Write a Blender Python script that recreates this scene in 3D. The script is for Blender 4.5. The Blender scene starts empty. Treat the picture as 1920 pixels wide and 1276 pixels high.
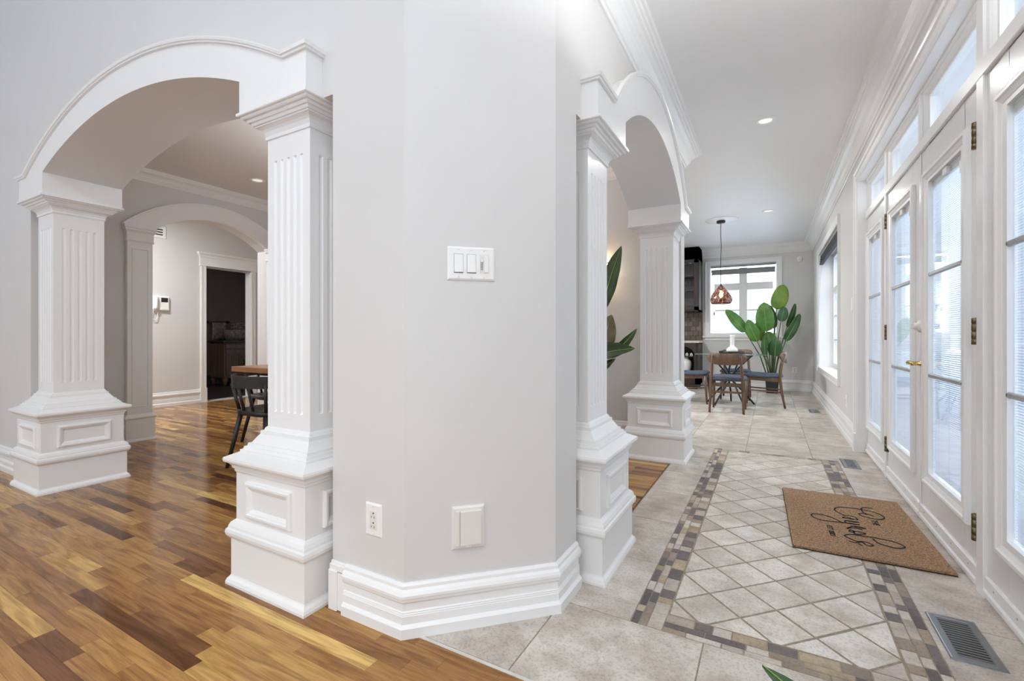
import bpy, bmesh, math, random
from mathutils import Vector, Matrix

SC = bpy.context.scene
COL = SC.collection
rnd = random.Random(11)
PI = math.pi
R = math.radians

# ------------------------------------------------------------------ camera
FPX, CX, HY, EYE = 868.0, 960.0, 629.5, 1.02
YAW = math.atan2(1445 - 960, FPX)
cam_d = bpy.data.cameras.new('camera')
cam_d.sensor_width = 36.0
cam_d.sensor_fit = 'HORIZONTAL'
cam_d.lens = FPX / 1920 * 36
cam_d.shift_y = -(638 - HY) / 1920
cam_d.clip_start = 0.02
cam = bpy.data.objects.new('camera', cam_d)
COL.objects.link(cam)
cam.location = (0, 0, EYE)
cam.rotation_euler = (PI / 2, 0, YAW)
SC.camera = cam

# ------------------------------------------------------------------ sky and exposure
SKY_ZENITH, SKY_HORIZON = 6.6, 1.9       # overcast sky: the zenith is three times as bright as the horizon
w = bpy.data.worlds.new('overcast_sky')
SC.world = w
w.use_nodes = True
wn = w.node_tree.nodes
wl = w.node_tree.links
bg = wn['Background']
bg.inputs['Color'].default_value = (0.88, 0.94, 1.0, 1)
_tc = wn.new('ShaderNodeTexCoord')
_sx = wn.new('ShaderNodeSeparateXYZ')
_mr = wn.new('ShaderNodeMapRange')
_mr.inputs[3].default_value, _mr.inputs[4].default_value = SKY_HORIZON, SKY_ZENITH
wl.new(_tc.outputs['Generated'], _sx.inputs[0])
wl.new(_sx.outputs['Z'], _mr.inputs[0])
wl.new(_mr.outputs[0], bg.inputs['Strength'])
SC.view_settings.view_transform = 'Standard'
SC.view_settings.look = 'None'
SC.view_settings.gamma = 1.0
SC.view_settings.use_curve_mapping = False
SC.view_settings.exposure = 0.10
try:
    SC.cycles.use_denoising = True
    SC.cycles.max_bounces = 14
    SC.cycles.diffuse_bounces = 8
    SC.cycles.glossy_bounces = 5
    SC.cycles.transparent_max_bounces = 16
    SC.cycles.sample_clamp_indirect = 8.0
    SC.cycles.caustics_reflective = False
    SC.cycles.caustics_refractive = False
except Exception:
    pass


def portal(name, loc, rot, sx, sy):
    """daylight portal in a window opening: guides the sky light, gives off none itself"""
    d = bpy.data.lights.new(name, 'AREA')
    d.shape = 'RECTANGLE'
    d.size, d.size_y = sx, sy
    d.cycles.is_portal = True
    o = bpy.data.objects.new(name, d)
    COL.objects.link(o)
    o.location = loc
    o.rotation_euler = rot
    return o


# windows of the rooms: (loc, direction the daylight comes in)
portal('daylight_portal', (0.84, 3.36, 1.25), (0, R(90), 0), 2.3, 3.4)
portal('daylight_portal', (0.93, 7.59, 1.43), (0, R(90), 0), 1.8, 2.5)
portal('daylight_portal', (-0.48, 10.3, 1.75), (R(-90), 0, 0), 1.2, 1.4)
for _x in (-6.1, -3.7, -1.3):
    portal('daylight_portal', (_x, -4.02, 2.0), (R(90), 0, 0), 1.8, 3.3)
portal('daylight_portal', (0.93, -1.4, 1.9), (0, R(90), 0), 3.0, 3.4)


# ------------------------------------------------------------------ materials
def mat(name):
    m = bpy.data.materials.new(name)
    m.use_nodes = True
    nt = m.node_tree
    return m, nt.nodes, nt.links, nt.nodes['Principled BSDF']


def sI(b, name, v):
    if name in b.inputs:
        b.inputs[name].default_value = v


def simple(name, col, rough=0.5, metal=0.0, spec=0.5, noise=0.0, nscale=20.0, bump=0.0, bscale=200.0, coat=0.0):
    m, N, L, b = mat(name)
    b.inputs['Base Color'].default_value = (*col, 1)
    b.inputs['Roughness'].default_value = rough
    b.inputs['Metallic'].default_value = metal
    sI(b, 'Specular IOR Level', spec)
    sI(b, 'Coat Weight', coat)
    tc = N.new('ShaderNodeTexCoord')
    if noise:
        n = N.new('ShaderNodeTexNoise')
        n.inputs['Scale'].default_value = nscale
        n.inputs['Detail'].default_value = 4
        L.new(tc.outputs['Object'], n.inputs['Vector'])
        r = N.new('ShaderNodeValToRGB')
        r.color_ramp.elements[0].position = 0.3
        r.color_ramp.elements[1].position = 0.7
        r.color_ramp.elements[0].color = (*[c * (1 - noise) for c in col], 1)
        r.color_ramp.elements[1].color = (*[min(1, c * (1 + noise)) for c in col], 1)
        L.new(n.outputs['Fac'], r.inputs['Fac'])
        L.new(r.outputs['Color'], b.inputs['Base Color'])
    if bump:
        n2 = N.new('ShaderNodeTexNoise')
        n2.inputs['Scale'].default_value = bscale
        n2.inputs['Detail'].default_value = 3
        L.new(tc.outputs['Object'], n2.inputs['Vector'])
        bp = N.new('ShaderNodeBump')
        bp.inputs['Strength'].default_value = bump
        bp.inputs['Distance'].default_value = 0.002
        L.new(n2.outputs['Fac'], bp.inputs['Height'])
        L.new(bp.outputs['Normal'], b.inputs['Normal'])
    return m


def emit(name, col, strength):
    m, N, L, b = mat(name)
    b.inputs['Base Color'].default_value = (*col, 1)
    b.inputs['Emission Color'].default_value = (*col, 1)
    b.inputs['Emission Strength'].default_value = strength
    return m


def glass_mat(name, tint=(0.962, 0.976, 0.99), refl=0.9):
    m, N, L, b = mat(name)
    N.remove(b)
    out = N['Material Output']
    t = N.new('ShaderNodeBsdfTransparent')
    t.inputs['Color'].default_value = (*tint, 1)
    g = N.new('ShaderNodeBsdfGlossy')
    g.inputs['Roughness'].default_value = 0.02
    g.inputs['Color'].default_value = (refl, refl, refl, 1)
    lw = N.new('ShaderNodeLayerWeight')
    lw.inputs['Blend'].default_value = 0.5
    pw = N.new('ShaderNodeMath'); pw.operation = 'POWER'; pw.inputs[1].default_value = 4.5
    L.new(lw.outputs['Facing'], pw.inputs[0])
    f = N.new('ShaderNodeMapRange')
    f.inputs[3].default_value = 0.03; f.inputs[4].default_value = 0.75
    L.new(pw.outputs[0], f.inputs[0])
    mx = N.new('ShaderNodeMixShader')
    L.new(f.outputs[0], mx.inputs[0])
    L.new(t.outputs[0], mx.inputs[1])
    L.new(g.outputs[0], mx.inputs[2])
    L.new(mx.outputs[0], out.inputs['Surface'])
    return m


def wood_floor_mat():
    m, N, L, b = mat('oiled_wood_floor')
    at = N.new('ShaderNodeAttribute')
    at.attribute_name = 'tone'
    geo = N.new('ShaderNodeNewGeometry')
    # each board shifts the grain, so no figure runs over a joint
    mul = N.new('ShaderNodeVectorMath'); mul.operation = 'SCALE'
    comb = N.new('ShaderNodeCombineXYZ')
    for i, k in enumerate((37.0, 91.0, 17.0)):
        mm = N.new('ShaderNodeMath'); mm.operation = 'MULTIPLY'; mm.inputs[1].default_value = k
        L.new(at.outputs['Fac'], mm.inputs[0]); L.new(mm.outputs[0], comb.inputs[i])
    add = N.new('ShaderNodeVectorMath'); add.operation = 'ADD'
    L.new(geo.outputs['Position'], add.inputs[0]); L.new(comb.outputs[0], add.inputs[1])
    mp = N.new('ShaderNodeMapping')
    mp.inputs['Scale'].default_value = (1.6, 17.0, 1.0)
    L.new(add.outputs[0], mp.inputs['Vector'])
    n1 = N.new('ShaderNodeTexNoise')
    n1.inputs['Scale'].default_value = 1.6; n1.inputs['Detail'].default_value = 5; n1.inputs['Distortion'].default_value = 1.6
    L.new(mp.outputs[0], n1.inputs['Vector'])
    mp2 = N.new('ShaderNodeMapping')
    mp2.inputs['Scale'].default_value = (6, 150, 1)
    L.new(add.outputs[0], mp2.inputs['Vector'])
    n2 = N.new('ShaderNodeTexNoise')
    n2.inputs['Scale'].default_value = 1.5; n2.inputs['Detail'].default_value = 3
    L.new(mp2.outputs[0], n2.inputs['Vector'])
    rp = N.new('ShaderNodeValToRGB')
    e = rp.color_ramp.elements
    cs = [(0.0, (0.11, 0.043, 0.018)), (0.16, (0.195, 0.086, 0.034)), (0.42, (0.32, 0.160, 0.058)), (0.68, (0.45, 0.250, 0.084)), (0.90, (0.62, 0.395, 0.132)), (1.0, (0.76, 0.53, 0.19))]
    e[0].position, e[0].color = cs[0][0], (*cs[0][1], 1)
    e[1].position, e[1].color = cs[1][0], (*cs[1][1], 1)
    for p, c in cs[2:]:
        x = e.new(p); x.color = (*c, 1)
    L.new(at.outputs['Fac'], rp.inputs['Fac'])
    r1 = N.new('ShaderNodeValToRGB')
    r1.color_ramp.elements[0].position = 0.34; r1.color_ramp.elements[0].color = (0.58, 0.50, 0.44, 1)
    r1.color_ramp.elements[1].position = 0.60; r1.color_ramp.elements[1].color = (1.12, 1.1, 1.08, 1)
    L.new(n1.outputs['Fac'], r1.inputs['Fac'])
    r2 = N.new('ShaderNodeValToRGB')
    r2.color_ramp.elements[0].position = 0.3; r2.color_ramp.elements[0].color = (0.82, 0.8, 0.78, 1)
    r2.color_ramp.elements[1].position = 0.6; r2.color_ramp.elements[1].color = (1.05, 1.05, 1.05, 1)
    L.new(n2.outputs['Fac'], r2.inputs['Fac'])
    m1 = N.new('ShaderNodeMix'); m1.data_type = 'RGBA'; m1.blend_type = 'MULTIPLY'; m1.inputs[0].default_value = 0.85
    L.new(rp.outputs['Color'], m1.inputs[6]); L.new(r1.outputs['Color'], m1.inputs[7])
    m2 = N.new('ShaderNodeMix'); m2.data_type = 'RGBA'; m2.blend_type = 'MULTIPLY'; m2.inputs[0].default_value = 0.8
    L.new(m1.outputs[2], m2.inputs[6]); L.new(r2.outputs['Color'], m2.inputs[7])
    L.new(m2.outputs[2], b.inputs['Base Color'])
    n3 = N.new('ShaderNodeTexNoise'); n3.inputs['Scale'].default_value = 9
    L.new(geo.outputs['Position'], n3.inputs['Vector'])
    mr = N.new('ShaderNodeMapRange'); mr.inputs[3].default_value = 0.09; mr.inputs[4].default_value = 0.17
    L.new(n3.outputs['Fac'], mr.inputs[0]); L.new(mr.outputs[0], b.inputs['Roughness'])
    bp = N.new('ShaderNodeBump'); bp.inputs['Strength'].default_value = 0.06; bp.inputs['Distance'].default_value = 0.001
    L.new(n2.outputs['Fac'], bp.inputs['Height']); L.new(bp.outputs['Normal'], b.inputs['Normal'])
    sI(b, 'Specular IOR Level', 0.22)
    return m


def stone_mat(name, stops, mottle=0.18, rough=0.42, bump=0.25):
    """stone pieces: 'tone' of the piece picks its colour, noise gives the mottling"""
    m, N, L, b = mat(name)
    at = N.new('ShaderNodeAttribute'); at.attribute_name = 'tone'
    geo = N.new('ShaderNodeNewGeometry')
    comb = N.new('ShaderNodeCombineXYZ')
    for i, k in enumerate((13.0, 29.0, 7.0)):
        mm = N.new('ShaderNodeMath'); mm.operation = 'MULTIPLY'; mm.inputs[1].default_value = k
        L.new(at.outputs['Fac'], mm.inputs[0]); L.new(mm.outputs[0], comb.inputs[i])
    add = N.new('ShaderNodeVectorMath'); add.operation = 'ADD'
    L.new(geo.outputs['Position'], add.inputs[0]); L.new(comb.outputs[0], add.inputs[1])
    rp = N.new('ShaderNodeValToRGB')
    rp.color_ramp.interpolation = 'LINEAR'
    e = rp.color_ramp.elements
    e[0].position, e[0].color = stops[0][0], (*stops[0][1], 1)
    e[1].position, e[1].color = stops[1][0], (*stops[1][1], 1)
    for p, c in stops[2:]:
        x = e.new(p); x.color = (*c, 1)
    L.new(at.outputs['Fac'], rp.inputs['Fac'])
    n1 = N.new('ShaderNodeTexNoise'); n1.inputs['Scale'].default_value = 6; n1.inputs['Detail'].default_value = 7; n1.inputs['Roughness'].default_value = 0.65
    mp = N.new('ShaderNodeMapping'); mp.inputs['Scale'].default_value = (1.0, 1.15, 1)
    L.new(add.outputs[0], mp.inputs['Vector']); L.new(mp.outputs[0], n1.inputs['Vector'])
    n2 = N.new('ShaderNodeTexNoise'); n2.inputs['Scale'].default_value = 110; n2.inputs['Detail'].default_value = 4
    L.new(add.outputs[0], n2.inputs['Vector'])
    r1 = N.new('ShaderNodeValToRGB')
    r1.color_ramp.elements[0].position = 0.33; r1.color_ramp.elements[0].color = (1 - mottle * 1.7, 1 - mottle * 2.0, 1 - mottle * 2.3, 1)
    r1.color_ramp.elements[1].position = 0.62; r1.color_ramp.elements[1].color = (1 + mottle * 0.4, 1 + mottle * 0.4, 1 + mottle * 0.4, 1)
    L.new(n1.outputs['Fac'], r1.inputs['Fac'])
    r2 = N.new('ShaderNodeValToRGB')
    r2.color_ramp.elements[0].position = 0.36; r2.color_ramp.elements[0].color = (1 - mottle, 1 - mottle, 1 - mottle, 1)
    r2.color_ramp.elements[1].position = 0.5; r2.color_ramp.elements[1].color = (1.03, 1.03, 1.03, 1)
    L.new(n2.outputs['Fac'], r2.inputs['Fac'])
    m1 = N.new('ShaderNodeMix'); m1.data_type = 'RGBA'; m1.blend_type = 'MULTIPLY'; m1.inputs[0].default_value = 1
    L.new(rp.outputs['Color'], m1.inputs[6]); L.new(r1.outputs['Color'], m1.inputs[7])
    m2 = N.new('ShaderNodeMix'); m2.data_type = 'RGBA'; m2.blend_type = 'MULTIPLY'; m2.inputs[0].default_value = 1
    L.new(m1.outputs[2], m2.inputs[6]); L.new(r2.outputs['Color'], m2.inputs[7])
    L.new(m2.outputs[2], b.inputs['Base Color'])
    b.inputs['Roughness'].default_value = rough
    bp = N.new('ShaderNodeBump'); bp.inputs['Strength'].default_value = bump; bp.inputs['Distance'].default_value = 0.003
    mxh = N.new('ShaderNodeMath'); mxh.operation = 'ADD'
    L.new(n1.outputs['Fac'], mxh.inputs[0]); L.new(n2.outputs['Fac'], mxh.inputs[1])
    L.new(mxh.outputs[0], bp.inputs['Height']); L.new(bp.outputs['Normal'], b.inputs['Normal'])
    return m


def leaf_mat(name, c1, c2, rough=0.35, trans=0.25):
    m, N, L, b = mat(name)
    tc = N.new('ShaderNodeTexCoord')
    n = N.new('ShaderNodeTexNoise'); n.inputs['Scale'].default_value = 7
    L.new(tc.outputs['Object'], n.inputs['Vector'])
    r = N.new('ShaderNodeValToRGB')
    r.color_ramp.elements[0].position = 0.3; r.color_ramp.elements[0].color = (*c1, 1)
    r.color_ramp.elements[1].position = 0.7; r.color_ramp.elements[1].color = (*c2, 1)
    L.new(n.outputs['Fac'], r.inputs['Fac']); L.new(r.outputs['Color'], b.inputs['Base Color'])
    b.inputs['Roughness'].default_value = rough
    t = N.new('ShaderNodeBsdfTranslucent'); L.new(r.outputs['Color'], t.inputs['Color'])
    mx = N.new('ShaderNodeMixShader'); mx.inputs[0].default_value = trans
    L.new(b.outputs[0], mx.inputs[1]); L.new(t.outputs[0], mx.inputs[2])
    L.new(mx.outputs[0], N['Material Output'].inputs['Surface'])
    return m


def wood_mat(name, c1, c2, scale=(3, 40, 40), rough=0.4):
    m, N, L, b = mat(name)
    tc = N.new('ShaderNodeTexCoord')
    mp = N.new('ShaderNodeMapping'); mp.inputs['Scale'].default_value = scale
    L.new(tc.outputs['Object'], mp.inputs['Vector'])
    n = N.new('ShaderNodeTexNoise'); n.inputs['Scale'].default_value = 1.0; n.inputs['Detail'].default_value = 5; n.inputs['Distortion'].default_value = 0.7
    L.new(mp.outputs[0], n.inputs['Vector'])
    r = N.new('ShaderNodeValToRGB')
    r.color_ramp.elements[0].position = 0.3; r.color_ramp.elements[0].color = (*c1, 1)
    r.color_ramp.elements[1].position = 0.7; r.color_ramp.elements[1].color = (*c2, 1)
    L.new(n.outputs['Fac'], r.inputs['Fac']); L.new(r.outputs['Color'], b.inputs['Base Color'])
    b.inputs['Roughness'].default_value = rough
    return m


def shade_mat():
    # smoky brown glass with silvery flecks
    m, N, L, b = mat('flecked_smoked_glass')
    tc = N.new('ShaderNodeTexCoord')
    v = N.new('ShaderNodeTexVoronoi'); v.inputs['Scale'].default_value = 85
    L.new(tc.outputs['Object'], v.inputs['Vector'])
    n = N.new('ShaderNodeTexNoise'); n.inputs['Scale'].default_value = 60; n.inputs['Detail'].default_value = 3
    L.new(tc.outputs['Object'], n.inputs['Vector'])
    r = N.new('ShaderNodeValToRGB'); r.color_ramp.interpolation = 'CONSTANT'
    e = r.color_ramp.elements
    e[0].position, e[0].color = 0.0, (0.05, 0.022, 0.016, 1)
    e[1].position, e[1].color = 0.46, (0.22, 0.10, 0.07, 1)
    x = e.new(0.56); x.color = (0.62, 0.46, 0.40, 1)
    L.new(n.outputs['Fac'], r.inputs['Fac']); L.new(r.outputs['Color'], b.inputs['Base Color'])
    b.inputs['Roughness'].default_value = 0.15; b.inputs['Metallic'].default_value = 0.35
    t = N.new('ShaderNodeBsdfTransparent'); t.inputs['Color'].default_value = (0.72, 0.56, 0.50, 1)
    mx = N.new('ShaderNodeMixShader')
    r2 = N.new('ShaderNodeValToRGB'); r2.color_ramp.elements[0].position = 0.42; r2.color_ramp.elements[1].position = 0.55
    r2.color_ramp.elements[0].color = (0.30, 0.30, 0.30, 1); r2.color_ramp.elements[1].color = (0.75, 0.75, 0.75, 1)
    L.new(n.outputs['Fac'], r2.inputs['Fac']); L.new(r2.outputs['Color'], mx.inputs[0])
    L.new(t.outputs[0], mx.inputs[1]); L.new(b.outputs[0], mx.inputs[2])
    L.new(mx.outputs[0], N['Material Output'].inputs['Surface'])
    return m


M = {}
M['wall'] = simple('warm_grey_wall_paint', (0.68, 0.668, 0.652), 0.55, bump=0.05, bscale=350, noise=0.012, nscale=3)
M['taupe'] = simple('taupe_dining_wall_paint', (0.66, 0.652, 0.648), 0.55, bump=0.05, bscale=350, noise=0.02, nscale=3)
M['trim'] = simple('white_trim_paint', (0.83, 0.828, 0.82), 0.32)
M['soffit'] = simple('soffit_bounce_correction', (0.765, 0.79, 0.815), 0.55, noise=0.01, nscale=3)  # wall paint made lighter and cooler to offset warm floor bounce
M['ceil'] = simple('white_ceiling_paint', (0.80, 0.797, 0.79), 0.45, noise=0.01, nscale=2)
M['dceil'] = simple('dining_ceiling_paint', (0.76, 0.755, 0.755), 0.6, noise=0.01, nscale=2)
M['door'] = simple('door_gloss_paint', (0.76, 0.765, 0.768), 0.22)
M['plastic'] = simple('white_switch_plastic', (0.86, 0.855, 0.84), 0.3)
M['ivory'] = simple('ivory_plastic', (0.76, 0.745, 0.70), 0.35)
M['well'] = simple('gap_shade_grey', (0.42, 0.42, 0.41), 0.5)  # grey stands in for the shaded gap round each rocker
M['slot'] = simple('dark_slot', (0.02, 0.02, 0.02), 0.6)
M['brass'] = simple('aged_brass', (0.17, 0.13, 0.075), 0.36, metal=1.0, noise=0.35, nscale=60)
M['goldbrass'] = simple('polished_brass', (0.66, 0.47, 0.19), 0.2, metal=1.0)
M['steel'] = simple('brushed_steel', (0.30, 0.31, 0.32), 0.28, metal=1.0)
M['screw'] = simple('screw_steel', (0.5, 0.5, 0.5), 0.3, metal=1.0)
M['glass'] = glass_mat('window_glass')
M['tglass'] = glass_mat('table_glass', (0.80, 0.90, 0.88))
M['slat'] = simple('white_blind_slat', (0.80, 0.84, 0.90), 0.4)
M['bar'] = simple('grey_glazing_bar', (0.40, 0.40, 0.405), 0.22)
M['woodfloor'] = wood_floor_mat()
M['sub'] = simple('subfloor_dark', (0.05, 0.026, 0.012), 0.7)
M['grout'] = simple('tan_grout', (0.30, 0.25, 0.19), 0.9, noise=0.2, nscale=60, bump=0.3)
M['tile'] = stone_mat('travertine_tile', [(0.0, (0.53, 0.485, 0.435)), (1.0, (0.635, 0.59, 0.535))], 0.20, 0.36, 0.16)
M['diamond'] = stone_mat('tumbled_limestone_diamond', [(0.0, (0.58, 0.535, 0.48)), (1.0, (0.72, 0.675, 0.615))], 0.18, 0.42, 0.3)
M['mosaic'] = stone_mat('slate_and_travertine_mosaic', [(0.0, (0.115, 0.100, 0.102)), (0.22, (0.16, 0.138, 0.132)), (0.34, (0.24, 0.195, 0.16)), (0.50, (0.35, 0.285, 0.22)), (0.64, (0.45, 0.36, 0.24)), (0.80, (0.48, 0.43, 0.37)), (1.0, (0.60, 0.555, 0.49))], 0.16, 0.5, 0.5)
M['black'] = simple('black_stained_wood', (0.018, 0.017, 0.017), 0.4, noise=0.3, nscale=30)
M['oak'] = wood_mat('warm_oak_table', (0.34, 0.155, 0.06), (0.46, 0.23, 0.10), (2, 40, 40), 0.3)
M['walnut'] = wood_mat('walnut_chair_wood', (0.085, 0.045, 0.026), (0.17, 0.098, 0.058), (25, 25, 3), 0.4)
M['walnutpale'] = simple('worn_pale_walnut', (0.30, 0.22, 0.16), 0.45, noise=0.15, nscale=20)
M['fabric'] = simple('slate_blue_seat_fabric', (0.060, 0.072, 0.105), 0.85, noise=0.2, nscale=120, bump=0.3, bscale=400)
M['iron'] = simple('black_iron', (0.02, 0.02, 0.022), 0.4, metal=0.3)
M['hutch'] = wood_mat('espresso_cabinet_wood', (0.018, 0.010, 0.008), (0.042, 0.022, 0.016), (20, 20, 3), 0.5)
M['hutchin'] = simple('cabinet_interior', (0.03, 0.018, 0.014), 0.5)
M['ceramic'] = simple('white_ceramic', (0.80, 0.79, 0.77), 0.25)
M['granite'] = simple('speckled_counter', (0.55, 0.5, 0.45), 0.25, noise=0.35, nscale=90)
M['backsplash'] = stone_mat('tumbled_brown_backsplash', [(0.0, (0.10, 0.075, 0.055)), (1.0, (0.22, 0.17, 0.13))], 0.2, 0.45, 0.4)
M['planter'] = simple('matte_black_planter', (0.018, 0.017, 0.018), 0.45)
M['soil'] = simple('potting_soil', (0.03, 0.02, 0.014), 0.9, noise=0.4, nscale=50)
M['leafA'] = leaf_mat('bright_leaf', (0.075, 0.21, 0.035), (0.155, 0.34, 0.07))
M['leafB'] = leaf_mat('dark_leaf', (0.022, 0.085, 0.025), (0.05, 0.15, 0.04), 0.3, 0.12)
M['leafY'] = leaf_mat('yellow_green_leaf', (0.16, 0.30, 0.035), (0.30, 0.42, 0.07))  # yellower green for some of the leaves
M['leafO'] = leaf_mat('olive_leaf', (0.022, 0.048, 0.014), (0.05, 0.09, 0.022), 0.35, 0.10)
M['leafG'] = leaf_mat('sconce_lit_leaf', (0.10, 0.085, 0.04), (0.26, 0.21, 0.11), 0.4, 0.2)  # gold colour stands in for sconce light shining through the leaf
M['stem'] = simple('green_stem', (0.06, 0.11, 0.035), 0.4)
M['vein'] = simple('pale_midrib', (0.34, 0.45, 0.16), 0.4)
M['shade'] = shade_mat()
M['bulb'] = emit('warm_bulb', (1.0, 0.66, 0.32), 60.0)
M['lampglow'] = emit('lit_lamp_shade', (1.0, 0.80, 0.50), 9.0)
M['downlight'] = emit('ceiling_lamp_glow', (1.0, 0.95, 0.87), 1.3)
M['spotlens'] = emit('frosted_spot_lens', (0.95, 0.93, 0.90), 0.55)
M['coir'] = simple('coir_fibre', (0.33, 0.20, 0.11), 0.95, noise=0.6, nscale=170, bump=0.9, bscale=500)
M['ink'] = simple('black_mat_print', (0.012, 0.011, 0.010), 0.85, noise=0.3, nscale=200)
M['roller'] = simple('grey_roller_fabric', (0.26, 0.26, 0.255), 0.8, noise=0.1, nscale=60)
M['roman'] = simple('charcoal_roman_shade', (0.05, 0.05, 0.052), 0.8, noise=0.2, nscale=80)
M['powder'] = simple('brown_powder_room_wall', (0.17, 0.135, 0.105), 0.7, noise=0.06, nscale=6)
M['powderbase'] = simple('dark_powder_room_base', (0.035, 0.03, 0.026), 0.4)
M['vanity'] = wood_mat('carved_walnut_vanity', (0.11, 0.062, 0.04), (0.19, 0.115, 0.078), (20, 20, 4), 0.5)
M['towel'] = simple('beige_patterned_towel', (0.27, 0.22, 0.175), 0.95, noise=0.5, nscale=25)
M['marble'] = simple('marble_threshold', (0.62, 0.6, 0.56), 0.3, noise=0.1, nscale=12)
M['flower'] = simple('cream_petal', (0.55, 0.47, 0.38), 0.7)
M['snow'] = simple('snow_ground', (0.58, 0.66, 0.76), 0.8, noise=0.05, nscale=1.5)
M['deck'] = simple('weathered_deck_board', (0.42, 0.46, 0.52), 0.7, noise=0.15, nscale=8)
M['rail'] = simple('grey_railing_paint', (0.30, 0.36, 0.44), 0.5)
M['brick'] = simple('far_house_brick', (0.56, 0.53, 0.50), 0.8, noise=0.2, nscale=12)
M['hroof'] = simple('snowy_far_roof', (0.66, 0.72, 0.8), 0.8)
M['hedge'] = simple('winter_hedge', (0.26, 0.25, 0.16), 0.9, noise=0.4, nscale=20)
M['mirror'] = simple('bathroom_mirror_frame', (0.16, 0.14, 0.12), 0.3)


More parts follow.
